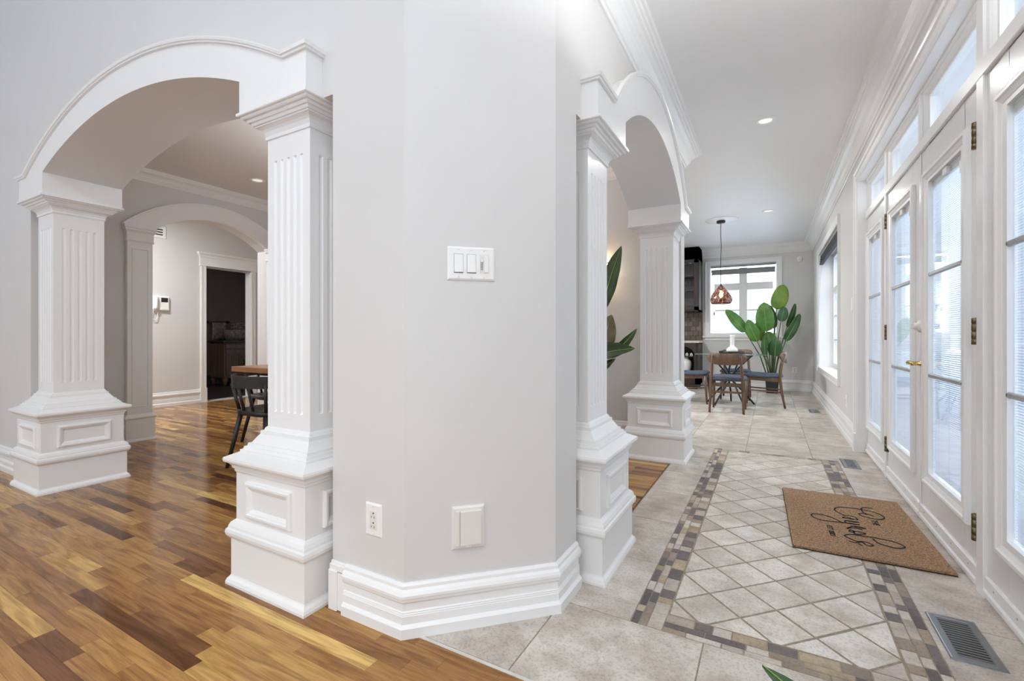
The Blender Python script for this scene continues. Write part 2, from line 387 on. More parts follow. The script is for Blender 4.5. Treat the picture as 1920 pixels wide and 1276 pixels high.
# ------------------------------------------------------------------ mesh helpers
class MB:
    def __init__(self):
        self.v, self.f, self.mi, self.sm, self.tone = [], [], [], [], []
        self.T = None

    def add(self, vs, fs, mi=0, smooth=False, tone=0.5):
        o = len(self.v)
        if self.T is not None:
            vs = [tuple(self.T @ Vector(p)) for p in vs]
        self.v += [tuple(p) for p in vs]
        for f in fs:
            self.f.append([i + o for i in f])
            self.mi.append(mi)
            self.sm.append(smooth)
            self.tone.append(tone)
        return self

    def box(self, x0, x1, y0, y1, z0, z1, mi=0, tone=0.5):
        v = [(x0, y0, z0), (x1, y0, z0), (x1, y1, z0), (x0, y1, z0), (x0, y0, z1), (x1, y0, z1), (x1, y1, z1), (x0, y1, z1)]
        return self.add(v, [(0, 3, 2, 1), (4, 5, 6, 7), (0, 1, 5, 4), (1, 2, 6, 5), (2, 3, 7, 6), (3, 0, 4, 7)], mi, False, tone)

    def prism(self, poly, lo, hi, fn=None, mi=0, side_mi=None, caps=True, tone=0.5):
        fn = fn or (lambda a, b, h: (a, b, h))
        n = len(poly)
        v = [fn(a, b, lo) for a, b in poly] + [fn(a, b, hi) for a, b in poly]
        if caps:
            self.add(v, [tuple(range(n))[::-1], tuple(range(n, 2 * n))], mi, False, tone)
        o = 0
        for i in range(n):
            j = (i + 1) % n
            m_ = side_mi(i) if side_mi else mi
            self.add([v[i], v[j], v[n + j], v[n + i]], [(0, 1, 2, 3)], m_, False, tone)
        return self

    def sweep(self, path, prof, closed=False, fn=None, mi=0, smooth=False):
        """profile (o, h) carried along a flat path with mitred corners; o goes to the left of travel"""
        fn = fn or (lambda a, b, h: (a, b, h))
        n = len(path)
        rings = []
        for i in range(n):
            p = Vector(path[i])
            d0 = d1 = None
            if i > 0 or closed:
                d0 = (p - Vector(path[i - 1])).normalized()
            if i < n - 1 or closed:
                d1 = (Vector(path[(i + 1) % n]) - p).normalized()
            d0 = d0 or d1
            d1 = d1 or d0
            n0, n1 = Vector((-d0.y, d0.x)), Vector((-d1.y, d1.x))
            k = 1 + n0.dot(n1)
            mv = (n0 + n1) / max(k, 0.15)
            rings.append([fn(p.x + mv.x * o, p.y + mv.y * o, h) for o, h in prof])
        m = len(prof)
        vs = [q for r in rings for q in r]
        fs = []
        for i in range(n if closed else n - 1):
            a, b = i * m, ((i + 1) % n) * m
            for j in range(m):
                k = (j + 1) % m
                fs.append((a + j, a + k, b + k, b + j))
        if not closed:
            fs.append(tuple(range(m))[::-1])
            fs.append(tuple(range((n - 1) * m, n * m)))
        return self.add(vs, fs, mi, smooth)

    def square(self, prof, cx=0, cy=0, mi=0, cap=True, hx=None):
        """square loft through (half width, z)"""
        vs = []
        for h, z in prof:
            vs += [(cx - h, cy - h, z), (cx + h, cy - h, z), (cx + h, cy + h, z), (cx - h, cy + h, z)]
        fs = []
        for i in range(len(prof) - 1):
            for j in range(4):
                k = (j + 1) % 4
                fs.append((4 * i + j, 4 * i + k, 4 * i + 4 + k, 4 * i + 4 + j))
        if cap:
            fs += [(3, 2, 1, 0), tuple(range(4 * len(prof) - 4, 4 * len(prof)))]
        return self.add(vs, fs, mi)

    def lathe(self, prof, n=24, c=(0, 0, 0), mi=0, smooth=True, cap=True):
        vs, fs = [], []
        for r, z in prof:
            for i in range(n):
                a = 2 * PI * i / n
                vs.append((c[0] + r * math.cos(a), c[1] + r * math.sin(a), c[2] + z))
        for k in range(len(prof) - 1):
            for i in range(n):
                j = (i + 1) % n
                fs.append((k * n + i, k * n + j, k * n + n + j, k * n + n + i))
        self.add(vs, fs, mi, smooth)
        if cap:
            m = len(prof) - 1
            if prof[0][0] > 1e-5:
                self.add(vs[:n], [tuple(range(n))[::-1]], mi, False)
            if prof[m][0] > 1e-5:
                self.add(vs[m * n:], [tuple(range(n))], mi, False)
        return self

    def tube(self, pts, r, n=8, mi=0, smooth=True, flat=1.0):
        pts = [Vector(p) for p in pts]
        rs = r if isinstance(r, (list, tuple)) else [r] * len(pts)
        vs, fs = [], []
        up = None
        for i, p in enumerate(pts):
            d = (pts[min(i + 1, len(pts) - 1)] - pts[max(i - 1, 0)]).normalized()
            if up is None:
                up = Vector((0, 0, 1)) if abs(d.z) < 0.9 else Vector((1, 0, 0))
            s = d.cross(up)
            if s.length < 1e-4:
                s = d.cross(Vector((0, 1, 0)))
            s.normalize()
            u = s.cross(d).normalized()
            up = u
            for k in range(n):
                a = 2 * PI * (k + 0.5) / n
                vs.append(p + s * math.cos(a) * rs[i] + u * math.sin(a) * rs[i] * flat)
        for i in range(len(pts) - 1):
            for k in range(n):
                j = (k + 1) % n
                fs.append((i * n + k, i * n + j, i * n + n + j, i * n + n + k))
        fs.append(tuple(range(n))[::-1])
        fs.append(tuple(range((len(pts) - 1) * n, len(pts) * n)))
        return self.add(vs, fs, mi, smooth)

    def grid(self, rows, mi=0, smooth=True, thick=0.0):
        nr, nc = len(rows), len(rows[0])
        vs = [p for r in rows for p in r]
        fs = [(i * nc + j, i * nc + j + 1, i * nc + nc + j + 1, i * nc + nc + j) for i in range(nr - 1) for j in range(nc - 1)]
        return self.add(vs, fs, mi, smooth)

    def build(self, name, mats, parent=None, loc=None, rot=None, bevel=0.0, segs=2, solid=0.0, tone=False):
        me = bpy.data.meshes.new(name)
        me.from_pydata(self.v, [], self.f)
        if not isinstance(mats, (list, tuple)):
            mats = [mats]
        for m_ in mats:
            me.materials.append(m_)
        for i, p in enumerate(me.polygons):
            p.material_index = self.mi[i]
            p.use_smooth = self.sm[i]
        if tone:
            a = me.attributes.new('tone', 'FLOAT', 'FACE')
            a.data.foreach_set('value', self.tone)
        bm = bmesh.new()
        bm.from_mesh(me)
        bmesh.ops.remove_doubles(bm, verts=bm.verts, dist=1e-5)
        bmesh.ops.recalc_face_normals(bm, faces=bm.faces)
        if bevel > 0:
            es = [e for e in bm.edges if len(e.link_faces) == 2 and e.calc_face_angle(0) > 0.6]
            bmesh.ops.bevel(bm, geom=es, offset=bevel, segments=segs, affect='EDGES', profile=0.5, clamp_overlap=True)
        bm.to_mesh(me)
        bm.free()
        o = bpy.data.objects.new(name, me)
        COL.objects.link(o)
        if parent is not None:
            o.parent = parent
        if loc is not None:
            o.location = loc
        if rot is not None:
            o.rotation_euler = rot
        if solid:
            md = o.modifiers.new('thickness', 'SOLIDIFY')
            md.thickness = solid
            md.offset = 0
        return o


def raw(name, vs, fs, m, parent=None, tones=None, loc=None):
    """quick small mesh without clean-up (floor pieces)"""
    me = bpy.data.meshes.new(name)
    me.from_pydata(vs, [], fs)
    me.materials.append(m)
    if tones is not None:
        a = me.attributes.new('tone', 'FLOAT', 'FACE')
        a.data.foreach_set('value', tones)
    o = bpy.data.objects.new(name, me)
    COL.objects.link(o)
    if parent is not None:
        o.parent = parent
    if loc is not None:
        o.location = loc
    return o


def tag(o, label, cat=None, group=None, kind=None):
    if label:
        o['label'] = label
    if cat:
        o['category'] = cat
    if group:
        o['group'] = group
    if kind:
        o['kind'] = kind
    return o


def thing(name, label, cat, loc=(0, 0, 0), rotz=0.0, group=None, kind='thing'):
    o = bpy.data.objects.new(name, None)
    o.empty_display_size = 0.1
    COL.objects.link(o)
    o.location = loc
    o.rotation_euler = (0, 0, rotz)
    return tag(o, label, cat, group, kind)


def dup(root, loc, rotz, label, group=None):
    r = root.copy()
    COL.objects.link(r)
    r.location = loc
    r.rotation_euler = (0, 0, rotz)
    r['label'] = label
    if group:
        r['group'] = group
    for ch in list(root.children):
        c = ch.copy()
        COL.objects.link(c)
        c.parent = r
        for g in list(ch.children):
            d = g.copy()
            COL.objects.link(d)
            d.parent = c
    return r


def struct(o, label, cat):
    return tag(o, label, cat, None, 'structure')


def arc(c, z0, half, rise, n=28):
    """points of a segmental arch from c-half to c+half springing at z0"""
    rad = (half * half + rise * rise) / (2 * rise)
    zc = z0 + rise - rad
    a0 = math.asin(half / rad)
    return [(c + rad * math.sin(-a0 + 2 * a0 * i / n), zc + rad * math.cos(-a0 + 2 * a0 * i / n)) for i in range(n + 1)]

# ------------------------------------------------------------------ room shell
CZ, DZ, HZ = 2.74, 2.66, 4.5            # corridor, dining room and entrance hall ceilings
WA, WB = 1.20, -0.70                    # front faces of the two arched walls
TH = 0.275
CT = 1.935                              # top of the capitals


def holes_wall(name, label, plane, p0, p1, u0, u1, z0, z1, holes, m):
    """wall slab between p0 and p1 across 'plane' with rectangular openings (u0,u1,z0,z1)"""
    us = sorted({u0, u1, *[h[0] for h in holes], *[h[1] for h in holes]})
    zs = sorted({z0, z1, *[h[2] for h in holes], *[h[3] for h in holes]})
    b = MB()
    for i in range(len(us) - 1):
        for j in range(len(zs) - 1):
            uc, zc = (us[i] + us[i + 1]) / 2, (zs[j] + zs[j + 1]) / 2
            if any(h[0] < uc < h[1] and h[2] < zc < h[3] for h in holes):
                continue
            if plane == 'x':
                b.box(p0, p1, us[i], us[i + 1], zs[j], zs[j + 1])
            else:
                b.box(us[i], us[i + 1], p0, p1, zs[j], zs[j + 1])
    return struct(b.build(name, m), label, 'wall')


# centre pier with its chamfered face
b = MB()
b.prism([(-1.448, 1.20), (-1.092, 1.20), (-0.70, 1.585), (-0.70, 1.795), (-0.975, 1.795), (-0.975, 1.475), (-1.448, 1.475)], 0, HZ)
struct(b.build('wall_center', M['wall']), 'pale grey corner pier with a slanted middle face between the two archways', 'wall')


def arch_poly_wall(u0, u1, b0, b1, half, rise, zs, top):
    """wall piece above an opening u0..u1 whose arch springs between the blocks b0..b1"""
    c = (b0 + b1) / 2
    pts = [(u0, CT), (b0, CT)] + arc(c, zs, half, rise) + [(b1, CT), (u1, CT), (u1, top), (u0, top)]
    return pts


fA = lambda a, bb, h: (a, h, bb)        # (X, z) shape pushed along Y
fB = lambda a, bb, h: (h, a, bb)        # (Y, z) shape pushed along X
EPS = 0.006
b = MB()
b.prism(arch_poly_wall(-4.576, -1.448, -4.096 - EPS, -1.928 + EPS, 1.084 + EPS, 0.206, 2.076 + EPS, HZ), WA, WA + TH, fA)
b.box(-7.9, -4.576, WA, WA + TH, 0, HZ)
struct(b.build('wall_left', M['wall']), 'pale grey wall around the wide left archway', 'wall')
b = MB()
b.prism(arch_poly_wall(1.795, 4.365, 2.2755 - EPS, 3.8845 + EPS, 0.8045 + EPS, 0.255, 2.076 + EPS, CZ + 0.2), WB - TH, WB, fB)
b.box(WB - TH, WB, 4.365, 4.53, 0, CZ + 0.2)
struct(b.build('wall_archway', M['wall']), 'pale grey wall around the narrow archway beside the tiled corridor', 'wall')

# dining room walls (taupe), hall beyond, kitchen
b = MB(); b.box(-5.42, WB - TH - 0.001, 4.45, 4.53, 0, CZ + 0.2)
struct(b.build('wall_dining', [M['taupe']]), 'taupe dining room wall behind the tall leafy plant', 'wall')
ca = arc(2.89, 2.06, 0.61, 0.228)
b = MB()
b.prism([(1.475, 0), (2.28, 0)] + ca + [(3.50, 0), (4.53, 0), (4.53, DZ + 0.2), (1.475, DZ + 0.2)], -5.60, -5.42, fB,
        mi=0, side_mi=lambda i: 1 if 2 <= i <= 29 else 0)
struct(b.build('wall_dining_far', [M['taupe'], M['wall']]), 'shaded grey dining room wall pierced by the far archway', 'wall')
holes_wall('wall_hall', 'pale grey hall wall with the intercom and powder room doorway', 'x', -7.79, -7.65, 1.475, 6.2, 0, 2.9, [(3.95, 4.665, -1, 2.095)], M['wall'])
b = MB(); b.box(-7.65, -5.6, 6.2, 6.3, 0, 2.9)
struct(b.build('wall_hall_end', M['wall']), 'plain end wall of the rear hall', 'wall')
b = MB(); b.box(-5.6, -3.2, 4.53, 4.6, 0, 2.9); b.box(-5.6, -5.5, 4.53, 6.2, 0, 2.9)
struct(b.build('wall_hall_side', M['wall']), 'side wall of the rear hall behind the dining room', 'wall')
b = MB(); b.box(-3.3, -3.2, 4.53, 10.2, 0, 2.95)
struct(b.build('wall_kitchen', M['wall']), 'kitchen side wall hidden behind the far column', 'wall')
# end wall with its window, right wall with door unit and window
ENDY, RX = 10.04, 0.675
holes_wall('wall_end', 'pale grey end wall of the breakfast nook', 'y', ENDY, ENDY + 0.26, -3.3, 0.95, 0, 2.95, [(-1.06, 0.096, 1.075, 2.42)], M['wall'])
holes_wall('wall_right', 'pale grey wall on the right holding the glazed doors and a window', 'x', RX, RX + 0.25, -4.0, ENDY, 0, HZ,
           [(6.33, 8.85, 0.53, 2.30), (1.62, 5.035, -1, 2.385), (-2.9, 0.1, 0.25, 3.6)], M['wall'])
# entrance hall behind the camera
holes_wall('wall_back', 'tall window wall of the entrance hall behind the viewer', 'y', -4.2, -4.0, -7.9, RX + 0.25, 0, HZ,
           [(-7.0, -5.2, 0.3, 3.7), (-4.6, -2.8, 0.3, 3.7), (-2.2, -0.4, 0.3, 3.7)], M['wall'])
b = MB(); b.box(-8.0, -7.9, -4.2, 1.475, 0, HZ)
struct(b.build('wall_entry', M['wall']), 'side wall of the entrance hall out to the left', 'wall')
b = MB(); b.box(-0.70, RX, 1.24, 1.40, CZ, HZ)
struct(b.build('wall_over_corridor', M['wall']), 'wall above the mouth of the tiled corridor', 'wall')

b = MB()
b.box(WB - 0.1, RX + 0.02, 1.24, 4.53, CZ, CZ + 0.1)
b.box(-3.3, RX + 0.02, 4.53, ENDY + 0.02, CZ, CZ + 0.1)
struct(b.build('ceiling', M['ceil']), 'white ceiling over the tiled corridor and breakfast nook', 'ceiling')
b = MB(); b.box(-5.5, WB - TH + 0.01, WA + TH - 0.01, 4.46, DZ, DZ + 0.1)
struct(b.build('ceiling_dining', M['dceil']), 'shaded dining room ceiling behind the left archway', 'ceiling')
b = MB(); b.box(-7.8, -5.5, 1.3, 6.3, 2.80, 2.9)
struct(b.build('ceiling_hall', M['ceil']), 'ceiling of the rear hall', 'ceiling')
b = MB(); b.box(-8.0, RX + 0.3, -4.2, 1.475, HZ, HZ + 0.1)
struct(b.build('ceiling_entry', M['ceil']), 'high ceiling of the entrance hall', 'ceiling')
# powder room
b = MB()
b.box(-10.35, -10.25, 2.6, 6.6, 0, 2.7); b.box(-10.3, -7.79, 6.5, 6.6, 0, 2.7); b.box(-10.3, -7.79, 2.6, 2.7, 0, 2.7)
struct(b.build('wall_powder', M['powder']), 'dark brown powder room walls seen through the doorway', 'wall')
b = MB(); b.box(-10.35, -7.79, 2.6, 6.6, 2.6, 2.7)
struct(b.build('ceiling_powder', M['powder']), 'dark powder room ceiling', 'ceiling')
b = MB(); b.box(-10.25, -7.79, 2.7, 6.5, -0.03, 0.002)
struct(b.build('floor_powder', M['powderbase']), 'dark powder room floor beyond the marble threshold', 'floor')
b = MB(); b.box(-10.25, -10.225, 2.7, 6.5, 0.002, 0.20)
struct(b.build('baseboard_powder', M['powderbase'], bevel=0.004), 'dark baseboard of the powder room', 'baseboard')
b = MB(); b.box(-7.80, -7.64, 3.955, 4.66, -0.01, 0.008)
struct(b.build('trim_1', M['marble'], bevel=0.002), 'marble threshold in the powder room doorway', 'threshold')


# ------------------------------------------------------------------ floors
def inset(poly, d):
    n = len(poly)
    out = []
    for i in range(n):
        p0, p1, p2 = Vector(poly[i - 1]), Vector(poly[i]), Vector(poly[(i + 1) % n])
        d0, d1 = (p1 - p0).normalized(), (p2 - p1).normalized()
        n0, n1 = Vector((-d0.y, d0.x)), Vector((-d1.y, d1.x))
        mv = (n0 + n1) / max(1 + n0.dot(n1), 0.3)
        out.append((p1.x + mv.x * d, p1.y + mv.y * d))
    return out


def clip(poly, x0, x1, y0, y1):
    for ax, lim, sgn in ((0, x0, 1), (0, x1, -1), (1, y0, 1), (1, y1, -1)):
        res = []
        for i in range(len(poly)):
            p, q = poly[i - 1], poly[i]
            a, c = (p[ax] - lim) * sgn, (q[ax] - lim) * sgn
            if (a >= 0) != (c >= 0):
                t = a / (a - c)
                res.append((p[0] + t * (q[0] - p[0]), p[1] + t * (q[1] - p[1])))
            if c >= 0:
                res.append(q)
        poly = res
        if not poly:
            return []
    return poly


def area(p):
    return 0.5 * sum(p[i - 1][0] * p[i][1] - p[i][0] * p[i - 1][1] for i in range(len(p)))


def slab(name, poly, parent, m, tone, gap, cham=0.002, top=0.0, bot=-0.012, jit=0.0):
    """one stone laid with recessed joints: bottom ring, edge ring, eased top"""
    if area(poly) < 0:
        poly = poly[::-1]
    poly = [q for k_, q in enumerate(poly) if (Vector(q) - Vector(poly[k_ - 1])).length > 0.006]
    if len(poly) < 3:
        return None
    p = inset(poly, gap)
    if jit:
        p = [(x + rnd.uniform(-jit, jit), y + rnd.uniform(-jit, jit)) for x, y in p]
    if area(p) < 2e-5:
        return None
    q = inset(p, cham)
    if area(q) <= 0:
        q = p
    n = len(p)
    vs = [(x, y, bot) for x, y in p] + [(x, y, top - cham * 0.8) for x, y in p] + [(x, y, top) for x, y in q]
    fs = [tuple(range(2 * n, 3 * n))]
    for i in range(n):
        j = (i + 1) % n
        fs += [(i, j, n + j, n + i), (n + i, n + j, 2 * n + j, 2 * n + i)]
    return raw(name, vs, fs, m, parent, [tone] * len(fs))


# tile floor: grout bed with every tile, diamond and mosaic stone on it
b = MB()
b.box(-1.25, RX + 0.08, 1.222, 1.66, -0.05, -0.0022)
b.box(-0.705, RX + 0.08, 1.66, 4.53, -0.05, -0.0022)
b.box(-3.2, RX + 0.08, 4.53, ENDY, -0.05, -0.0022)
tf = struct(b.build('floor', M['grout']), 'beige stone tile floor of the corridor with mosaic border and diamonds', 'floor')
RX0, RX1, RY0, RY1 = -0.440, 0.478, 1.655, 4.590          # outer edge of the inlaid mosaic rug
FX0, FX1, FY0, FY1 = -0.328, 0.365, 1.768, 4.535          # diamond field
cols = [(-1.19, -0.70), (-0.70, -0.195), (-0.195, 0.305), (0.305, 0.76)]


def T_(x0, x1, y0, y1):
    if x1 - x0 < 0.02 or y1 - y0 < 0.02:
        return
    slab('tile', [(x0, y0), (x1, y0), (x1, y1), (x0, y1)], tf, M['tile'], rnd.random(), 0.0022, 0.0015, rnd.uniform(-0.0004, 0.0004))


for (x0, x1), y1 in zip(cols, (1.66, 1.655, 1.655, 1.68)):
    T_(x0, x1, 1.226, y1)
ys = [1.655, 2.13, 2.632, 3.133, 3.65, 4.15, 4.59]
for i in range(6):
    T_(-0.70, RX0, ys[i], ys[i + 1])
ys = [1.68, 2.183, 2.685, 3.19, 3.694, 4.186, 4.69]
for i in range(6):
    T_(RX1, 0.76, ys[i], min(ys[i + 1], 4.6) if i == 5 else ys[i + 1])
for x0, x1, s in ((-1.69, -1.19, 4.90), (-1.19, -0.70, 5.10), (-0.70, -0.195, 5.11), (-0.195, 0.305, 4.96), (0.305, 0.76, 5.18), (-2.19, -1.69, 5.0), (-2.69, -2.19, 4.85), (-3.19, -2.69, 4.95)):
    y = s
    T_(x0, x1, 4.592 if x0 > -0.75 else 4.535, y)
    while y < ENDY - 0.02:
        T_(x0, x1, y, min(y + 0.5, ENDY))
        y += 0.5
# diamonds
DX, DY = 0.1155, 0.1173
for i in range(-1, 8):
    for j in range(-1, 26):
        if (i + j) % 2:
            continue
        cx_, cy_ = -0.328 + DX * (i + 1), 1.988 + DY * (j - 1)
        p = clip([(cx_ - DX, cy_), (cx_, cy_ - DY), (cx_ + DX, cy_), (cx_, cy_ + DY)], FX0, FX1, FY0, FY1)
        if len(p) >= 3 and abs(area(p)) > 4e-4:
            slab('diamond_tile', p, tf, M['diamond'], rnd.random(), 0.0042, 0.003, rnd.uniform(-0.0008, 0.0004), jit=0.0012)


def mtone():
    return rnd.choice([0.02, 0.08, 0.14, 0.2, 0.24, 0.38, 0.46, 0.52, 0.6, 0.66, 0.78, 0.85, 0.9, 0.97, 0.98, 0.8])


def strip(x0, x1, y0, y1, along, lo, hi):
    a, e = (y0, y1) if along == 'y' else (x0, x1)
    while a < e - 0.01:
        l = rnd.uniform(lo, hi)
        c = min(a + l, e)
        if e - c < 0.025:
            c = e
        q = [(x0, a), (x1, a), (x1, c), (x0, c)] if along == 'y' else [(a, y0), (c, y0), (c, y1), (a, y1)]
        slab('mosaic_stone', q, tf, M['mosaic'], mtone(), 0.0019, 0.0016, rnd.uniform(-0.001, 0.0006), jit=0.0008)
        a = c


for x0, x1, lo, hi in ((-0.440, -0.411, 0.03, 0.085), (-0.411, -0.382, 0.04, 0.10), (-0.382, -0.329, 0.04, 0.10)):
    strip(x0, x1, RY0, RY1, 'y', lo, hi)
for x0, x1, lo, hi in ((0.366, 0.412, 0.04, 0.11), (0.412, 0.446, 0.04, 0.11), (0.446, 0.478, 0.05, 0.13)):
    strip(x0, x1, RY0, RY1, 'y', lo, hi)
for y0, y1, lo, hi in ((1.655, 1.684, 0.06, 0.14), (1.684, 1.716, 0.05, 0.14), (1.716, 1.766, 0.05, 0.13)):
    strip(-0.331, 0.365, y0, y1, 'x', lo, hi)
strip(-0.331, 0.365, 4.538, 4.590, 'x', 0.05, 0.12)
b = MB()
b.box(-1.25, RX, 1.214, 1.226, -0.02, 0.0015)
struct(b.build('trim_2', M['marble']), 'thin pale edging strip between wood floor and stone tiles', 'edging strip')

# wood floor boards
b = MB()
b.box(-7.65, RX, -4.0, 1.218, -0.05, -0.004)
b.box(-7.65, -0.707, 1.218, 4.5, -0.05, -0.004)
b.box(-7.65, -5.5, 4.5, 6.2, -0.05, -0.004)
wf = struct(b.build('floor.001', M['sub']), 'glossy brown hardwood strip floor of hall and dining room', 'floor')


def px(x, y, z=0.0):
    dx, dy = x, y
    wq = -dx * math.sin(YAW) + dy * math.cos(YAW)
    if wq < 0.1:
        return None
    aq = (dx * math.cos(YAW) + dy * math.sin(YAW)) / wq
    return CX + FPX * aq, HY - FPX * (z - EYE) / wq, wq


boards = []
PW = 0.0545
row = 0
y = -4.0
TON = [0.08, 0.22, 0.30, 0.36, 0.40, 0.44, 0.48, 0.5, 0.52, 0.55, 0.58, 0.61, 0.64, 0.67, 0.70, 0.75, 0.82]
while y < 6.2:
    y1 = y + PW
    x1e = RX if y < 1.2195 else (-0.709 if y < 4.45 else -5.5)
    x = -7.65 - rnd.uniform(0, 0.4)
    rowtone = rnd.uniform(-0.07, 0.07)
    while x < x1e - 0.01:
        l = rnd.choice([0.24, 0.34, 0.44, 0.52, 0.62, 0.8, 1.05])
        c = min(x + l * rnd.uniform(0.9, 1.1), x1e)
        if x1e - c < 0.06:
            c = x1e
        t = min(1, max(0, rnd.choice(TON) + rowtone + rnd.uniform(-0.03, 0.03)))
        if rnd.random() < 0.04:
            t = rnd.uniform(0.9, 1.0)
        if y < 1.2195 < y1 and c > -0.72:
            if x < -0.712:
                boards.append((max(x, -7.65), -0.712, y, y1, t))
            boards.append((max(x, -0.712), c, y, 1.2195, t))
        else:
            boards.append((max(x, -7.65), c, y, y1, t))
        x = c
    y = y1


def board_geo(bd):
    x0, x1, y0, y1, t = bd
    g = 0.00035
    z = rnd.uniform(-0.0003, 0.0)
    vs = [(x0 + g, y0 + g, -0.006), (x1 - g, y0 + g, -0.006), (x1 - g, y1 - g, -0.006), (x0 + g, y1 - g, -0.006),
          (x0 + g, y0 + g, z), (x1 - g, y0 + g, z), (x1 - g, y1 - g, z), (x0 + g, y1 - g, z)]
    return vs, [(4, 5, 6, 7), (0, 1, 5, 4), (1, 2, 6, 5), (2, 3, 7, 6), (3, 0, 4, 7)]


def seen_size(bd):
    q = px((bd[0] + bd[1]) / 2, (bd[2] + bd[3]) / 2)
    if q is None or not (-120 < q[0] < 1010 and 740 < q[1] < 1330):
        return 0
    return (bd[1] - bd[0]) / q[2] ** 3


boards.sort(key=seen_size, reverse=True)
for bd in boards[:296]:
    vs, fs = board_geo(bd)
    raw('plank', vs, fs, M['woodfloor'], wf, [bd[4]] * 5)
V, F, Tn = [], [], []
for bd in boards[296:]:
    vs, fs = board_geo(bd)
    o = len(V)
    V += vs
    F += [tuple(i + o for i in f) for f in fs]
    Tn += [bd[4]] * 5
tag(raw('distant_planks', V, F, M['woodfloor'], wf, Tn), None, None, None, 'stuff')

# ------------------------------------------------------------------ mouldings
CROWN = [(0, -0.165), (0.010, -0.165), (0.014, -0.150), (0.024, -0.146), (0.027, -0.134), (0.040, -0.118), (0.050, -0.095), (0.066, -0.072), (0.090, -0.056),
         (0.105, -0.050), (0.108, -0.038), (0.120, -0.036), (0.124, -0.022), (0.138, -0.020), (0.142, 0.0), (0, 0.0)]
BASE = [(0, 0.0), (0.028, 0.0), (0.028, 0.034), (0.022, 0.040), (0.017, 0.044), (0.017, 0.070), (0.014, 0.073), (0.017, 0.076), (0.014, 0.080), (0.017, 0.083),
        (0.013, 0.088), (0.013, 0.112), (0.020, 0.120), (0.021, 0.130), (0.025, 0.133), (0.025, 0.142), (0.020, 0.152), (0.013, 0.160), (0.012, 0.170), (0.006, 0.178), (0, 0.178)]


def crown(name, path, z, label, s=1.0):
    b = MB()
    b.sweep(path, [(o * s, z + h * s) for o, h in CROWN])
    return struct(b.build(name, M['trim']), label, 'crown moulding')


def base(name, path, label, s=1.0, m='trim'):
    b = MB()
    b.sweep(path, [(o, h * s) for o, h in BASE])
    return struct(b.build(name, M[m]), label, 'baseboard')


crown('trim_3', [(RX, 1.41), (RX, ENDY), (-3.2, ENDY)], CZ, 'white crown moulding along the right wall and end wall')
crown('trim_4', [(-1.2, 4.53), (WB, 4.53), (WB, 1.41)], CZ, 'white crown moulding above the narrow archway')
crown('trim_5', [(WB - TH, 4.45), (-5.42, 4.45), (-5.42, 1.475), (WB - TH, 1.475)], DZ, 'white crown moulding inside the dining room', 0.66)
base('baseboard_right', [(RX, 5.13), (RX, ENDY), (-1.05, ENDY)], 'tall white baseboard along right wall and breakfast nook end', 1.15)
base('baseboard_center', [(-0.70, 1.790), (-0.70, 1.585), (-1.092, 1.20), (-1.372, 1.20)], 'tall white stepped baseboard around the corner pier')
b = MB()
b.box(-1.447, -1.402, 1.176, 1.20, 0, 0.150); b.box(-1.412, -1.371, 1.184, 1.20, 0, 0.140); b.box(-1.447, -1.371, 1.182, 1.20, 0.145, 0.170); b.box(-1.447, -1.371, 1.189, 1.20, 0.165, 0.178)
struct(b.build('trim_12', M['trim'], bevel=0.003, segs=1), 'white upright end piece of the pier baseboard beside the front column', 'trim')
base('baseboard_left', [(-4.60, 1.20), (-7.9, 1.20)], 'white baseboard left of the far left column')
base('baseboard_dining', [(-1.0, 4.45), (-5.42, 4.45), (-5.42, 3.80)], 'shaded baseboard behind the dining room plant', 1.1)
base('baseboard_dining_far', [(-5.42, 2.06), (-5.42, 1.475)], 'short baseboard beside the far archway pilaster', 1.1)
base('baseboard_hall', [(-7.65, 3.87), (-7.65, 1.475)], 'tall white baseboard under the intercom', 1.15)
base('baseboard_hall_end', [(-5.5, 6.2), (-7.65, 6.2), (-7.65, 4.75)], 'white baseboard at the hall end', 1.15)


# ------------------------------------------------------------------ archways (casing blocks, arch band, cap moulding)
LIP = [(0, 0), (0.0, -0.012), (0.006, -0.012), (0.008, -0.018), (0.017, -0.021), (0.021, -0.021), (0.021, 0)]


def archway(name, label, map3, b0, b1, half, rise, w0, orad_half, orad_rise, n_front, n_back):
    """map3(u, n, z): u along the wall, n in front of the wall face"""
    c = (b0 + b1) / 2
    bw = 0.422
    zs, zt = 2.076, 2.086
    inner = arc(c, zs, half, rise, 36)
    outer = arc(c, zt, orad_half, orad_rise, 36)
    pts = [(b0 - bw, CT), (b0, CT)] + inner + [(b1, CT), (b1 + bw, CT), (b1 + bw, zt)] + outer[::-1] + [(b0 - bw, zt)]
    b = MB()
    n_in = len(inner)
    b.prism(pts, n_front, n_back, lambda a, z, h: map3(a, h, z), side_mi=lambda i: 1 if 2 <= i < 2 + n_in - 1 else 0)
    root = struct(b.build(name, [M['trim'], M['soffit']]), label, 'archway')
    # moulding over the arch and round the blocks
    m1 = MB()
    m1.sweep(outer, [(o, -h) for o, h in LIP], fn=lambda a, z, h: map3(a, n_front + h, z))
    m1.sweep(outer, [(o, h) for o, h in LIP], fn=lambda a, z, h: map3(a, n_back + h, z))
    for s in (0, 1):
        e = b0 - bw if s == 0 else b1 + bw
        i_ = c - orad_half if s == 0 else c + orad_half
        q = [(i_, n_front), (e, n_front), (e, 0.0)]
        prof = [(0.0, zt - 0.001), (0.010, zt - 0.001), (0.012, zt + 0.006), (0.018, zt + 0.008), (0.021, zt + 0.021), (0.0, zt + 0.021)]
        sg = -1 if s == 0 else 1
        m1.sweep(q, [(o * sg, z) for o, z in prof], fn=lambda a, n_, h: map3(a, n_, h))
    m1.build('cap_moulding', M['trim'], root)
    return root


